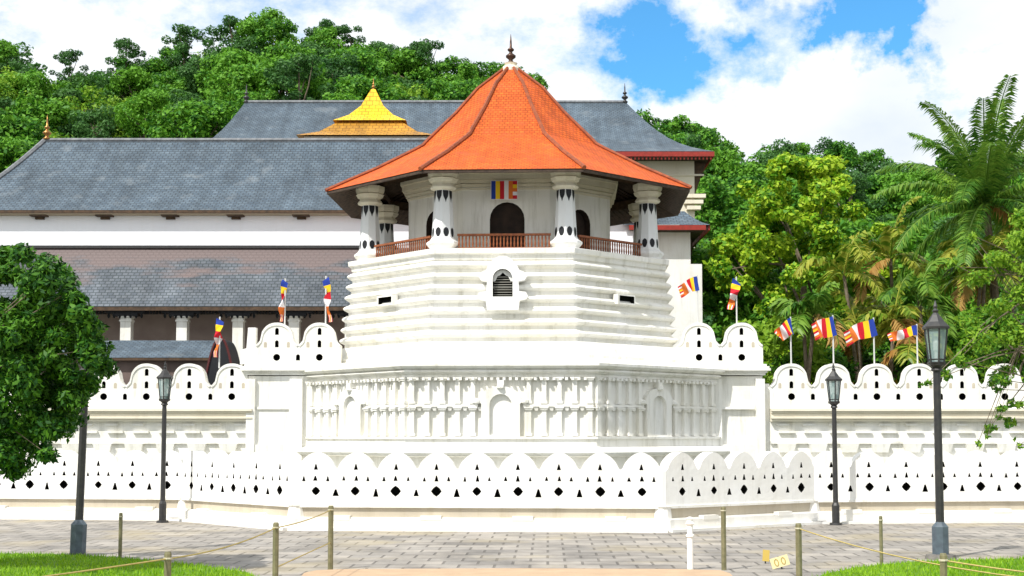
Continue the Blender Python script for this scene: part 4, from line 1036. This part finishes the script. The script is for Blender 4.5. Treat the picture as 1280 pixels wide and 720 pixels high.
p = P(955, 500, 54); big_tree('shrub', (p.x, 54, 0), 2.6, 5.5, .8, 9000, .24, LF_NEAR, 'leafy shrub behind the right rampart next to the tower shoulder', 11, 40, (.2, .32), cat='shrub')
p = P(1015, 500, 54); big_tree('shrub', (p.x, 54.5, 0), 2.4, 4.2, .8, 8000, .22, LF_DARK, 'dark shrub behind the open striped flag', 12, 40, (.2, .32), cat='shrub')
p = P(1080, 500, 53); big_tree('shrub', (p.x, 52.5, 0), 2.3, 3.1, .8, 6500, .24, LF_CROT, 'orange and yellow leaved shrub behind the streaming flags', 13, 40, (.18, .3), cat='shrub')
p = P(1190, 500, 54); big_tree('shrub', (p.x, 54, 0), 3.0, 5.2, .6, 10000, .24, LF_DARK, 'dark shrub behind the tall right lantern', 14, 50, (.2, .32), cat='shrub')
p = P(1262, 500, 53); big_tree('shrub', (p.x, 53, 0), 3.0, 6.2, .6, 11000, .24, LF_NEAR, 'light green shrub at the right edge behind the rampart', 15, 50, (.2, .32), cat='shrub')
p = P(1120, 500, 58); big_tree('shrub', (p.x, 58, 0), 3.2, 6.0, .6, 10000, .26, LF_DARK, 'dense dark green shrub behind the feathery palms', 16, 50, (.2, .32), cat='shrub')
# palms
def frond(mbv, base, az, el, L_, droop, nl=34, ll=.75, seed=0, w=.05, vee=.5):
    r = random.Random(seed); pts = []; p = Vector(base); d = Vector((math.cos(az)*math.cos(el), math.sin(az)*math.cos(el), math.sin(el)))
    st = L_/24; pts.append(p.copy()); dirs = [d.copy()]
    for i in range(24):
        d = (d+Vector((0, 0, -droop*(.4+1.2*i/24)/24*2))).normalized(); p = p+d*st; pts.append(p.copy()); dirs.append(d.copy())
    V = []
    for i in range(3, nl):
        q = i/nl*24; k = int(q); f = q-k; a = pts[k].lerp(pts[min(k+1, 24)], f); d = dirs[k]
        side = d.cross(Vector((0, 0, 1))).normalized(); up = side.cross(d)
        l = ll*(.35+.65*math.sin(math.pi*min(1, (q/24)*.85+.12))) * r.uniform(.85, 1.1)
        for s in (-1, 1):
            dr = (side*s*1.0+d*.55+up*(vee*.6-.6*r.random())).normalized(); tip = a+dr*l+Vector((0, 0, -l*.38*r.uniform(.5, 1.6)))
            m_ = a+dr*l*.5; ww = d*w
            V += [a-ww*.3, m_-ww, tip, m_+ww]
    return V, pts
def palm(name, base, h, nf, L_, label, m, seed, droop=.7, ll=.7, trunk_r=.16, lean=(0, 0), el=(-.3, 1.35), dry=0, group=None, w=.05, nl=34, azr=None, stems=1):
    r = random.Random(seed); e = empty(name, base, label, 'palm', group); B = Vector(base)
    mb = MB(); tops = []
    for s in range(stems):
        o = Vector((r.uniform(-.5, .5), r.uniform(-.4, .4), 0)) if stems > 1 else Vector((0, 0, 0))
        ln = Vector((lean[0]+(r.uniform(-.8, .8) if stems > 1 else 0), lean[1], 0)); hh_ = h*(1 if s == 0 else r.uniform(.6, 1))
        pts = [B+o+ln*(i/8)**1.5+Vector((0, 0, hh_*i/8)) for i in range(9)]
        mb.tube(pts, [trunk_r*(1.2-.045*i*1.2) for i in range(9)], 8); tops.append(pts[-1])
    mb.build('trunk', BARK, e)
    for i in range(nf):
        q = i/nf; elv = el[1]+(el[0]-el[1])*q**(1.5 if L_ > 4 else .8)+r.uniform(-.12, .12); az = i*2.399+r.uniform(-.2, .2)
        top = tops[i % len(tops)]
        V, pts = frond(None, top, az, elv, L_*r.uniform(.85, 1.1), droop*r.uniform(.8, 1.25), nl, ll, seed*100+i, w)
        mm = LF_DRY if i >= nf-dry else m
        me = quads_mesh('frond', np.array([tuple(v-B) for v in V]), mm)
        o = bpy.data.objects.new('frond', me); col.objects.link(o); o.parent = e
        mb = MB(); mb.tube([v for v in pts], [(.055 if L_ > 4 else .04)*(1-.03*k) for k in range(25)], 4); ob = mb.build('midrib', m, e)
        ob.parent = o
    return e
p = P(1232, 250, 56)
palm('coconut_palm', (p.x+.6, 56, 0), p.z-.1, 32, 5.2, 'tall coconut palm with feathery fronds against the clouds at the right', LF_PALM, 3, .6, .8, .2, (-.6, 0), (-.6, 1.28), 1, w=.042, nl=110)
for i, (px, py, D, L_, nf, mm, lab) in enumerate((
    (1075, 345, 57, 2.6, 12, LF_PALMY, 'yellow-green feather palm right of the large leafy tree'),
    (1130, 325, 58, 3.0, 14, LF_PALMY, 'arching yellow-green feather palm left of the tall right lantern'),
    (1170, 375, 54, 2.4, 12, LF_PALM, 'green feather palm directly behind the tall right lantern'),
    (1215, 335, 55, 2.8, 13, LF_PALMY, 'yellow-green feather palm under the coconut palm'),
    (1000, 392, 52, 1.8, 11, LF_PALM, 'low green fan of palm fronds behind the gathered flag'),
    (1105, 400, 51.5, 1.8, 11, LF_PALMY, 'low palm with browning fronds behind the long streaming flag'),
    (1260, 300, 60, 3.0, 13, LF_PALM, 'dark green feather palm at the right edge beneath the coconut palm'))):
    p = P(px, py, D); palm('feather_palm', (p.x, D, 0), p.z, nf, L_, lab, mm, 30+i, 1.2, .7, .09, (0, 0), (-.1, 1.4), 2 if i in (1, 3) else (3 if i == 5 else 1), w=.085, nl=36, stems=2)
# foreground tree on the left edge
p = P(-50, 450, 18.5)
def near_tree(name, base, cl, n, size, m, label, seed, tpts, rad, twigs=16, asp=.42, up=.35):
    r = random.Random(seed); e = empty(name, base, label, 'tree'); B = Vector(base)
    V = leaves([(c[0]-B.x, c[1]-B.y, c[2]-B.z, c[3], c[4], c[5]) for c in cl], n, size, seed, up, asp, .25)
    o = bpy.data.objects.new('crown', quads_mesh('crown', V, m)); col.objects.link(o); o.parent = e
    mb = MB(); mb.tube(tpts, rad, 8); mid_ = Vector(tpts[-1])
    for c in r.sample(cl, min(twigs, len(cl))):
        e_ = Vector(c[:3]); s = Vector(tpts[r.choice(range(len(tpts)//2, len(tpts)))]); m_ = s.lerp(e_, .55)+Vector((0, 0, .12)); mb.tube([s, m_, e_], [rad[-1]*.6, rad[-1]*.35, .005], 5)
    mb.build('trunk', BARK, e); return e
r = random.Random(5); cl = []
Dt = 18.5
outl = [(60, 330), (20, 345), (95, 360), (40, 400), (115, 420), (70, 440), (20, 460), (115, 445), (60, 490), (20, 520), (75, 525), (35, 560), (5, 570), (0, 380), (100, 470), (-30, 350), (-60, 430), (-50, 520), (-100, 400), (-120, 480), (-90, 560), (-150, 350), (5, 318), (128, 455), (85, 395), (-20,480),(45,455),(-10,430),(-60,320),(10,345),(-20,330),(30,375),(-40,390),(0,500),(30,430),(88,425),(102,442),(70,380),(50,350),(90,500),(60,540),(100,390),(92,402),(106,412),(97,425),(85,385),(128,440),(136,462),(122,430),(30,320),(75,345),(60,570),(20,590),(40,540),(0,540),(55,420),(80,465),(0,420),(30,490),(100,380),(10,400),(60,360),(-10,580),(90,520),(40,460),(60,450),(50,480),(75,480),(20,440),(35,500),(10,480),(80,505),(60,400),(45,380),(15,420),(95,470),(110,480),(70,420),(25,540),(50,520),(0,470),(110,395),(118,405)]
for x, y in outl:
    for j in range(2):
        q = P(x+r.uniform(-8, 8)-4, y+r.uniform(-8, 8), Dt+r.uniform(-.8, .9)); c = r.uniform(.14, .27) if x > -40 else r.uniform(.3, .5)
        if x > 90: c = r.uniform(.12, .2)
        cl.append((q.x, q.y, q.z, c, c, c*.8))
tb = P(-130, 560, Dt); tb.z = 0
near_tree('shade_tree', tb, cl, 62000, .098, LF_DARK, 'dark green leafy tree reaching in from the left edge', 4,
          [tb, tb+Vector((.05, 0, .8)), tb+Vector((.2, 0, 1.7)), tb+Vector((.5, 0, 2.5)), tb+Vector((.8, 0, 3.2))], [.13, .11, .09, .06, .03])
# foreground tree at the right edge: loose sprays of light leaves
cl = []; Dt = 24.0
for x, y, c in ((1280, 300, .5), (1250, 330, .4), (1225, 350, .28), (1285, 370, .5), (1245, 385, .35), (1215, 400, .25), (1270, 420, .42), (1235, 440, .3), (1205, 450, .2), (1180, 468, .16), (1155, 478, .10), (1255, 470, .26), (1320, 340, .8), (1330, 450, .7), (1270, 500, .14), (1250, 515, .13), (1240, 540, .11), (1228, 552, .08), (1265, 530, .13), (1310, 520, .4), (1345, 260, .8), (1240, 480, .16), (1275, 555, .06), (1282, 275, .4), (1195, 335, .14), (1210, 300, .12), (1225, 420, .25)):
    for j in range(3):
        q = P(x+r.uniform(-7, 7), y+r.uniform(-7, 7), Dt+r.uniform(-.8, .8)); k = c*r.uniform(.6, .9); cl.append((q.x, q.y, q.z, k, k, k*.6))
tb = P(1380, 600, Dt); tb.z = 0
near_tree('light_leaved_tree', tb, cl, 20000, .10, LF_NEAR, 'light green tree with loose leafy sprays hanging in from the right edge', 8,
          [tb, tb+Vector((-.05, 0, 1.2)), tb+Vector((-.15, 0, 2.4)), tb+Vector((-.5, 0, 3.6)), tb+Vector((-.9, 0, 4.6))], [.15, .13, .09, .06, .03], twigs=40)
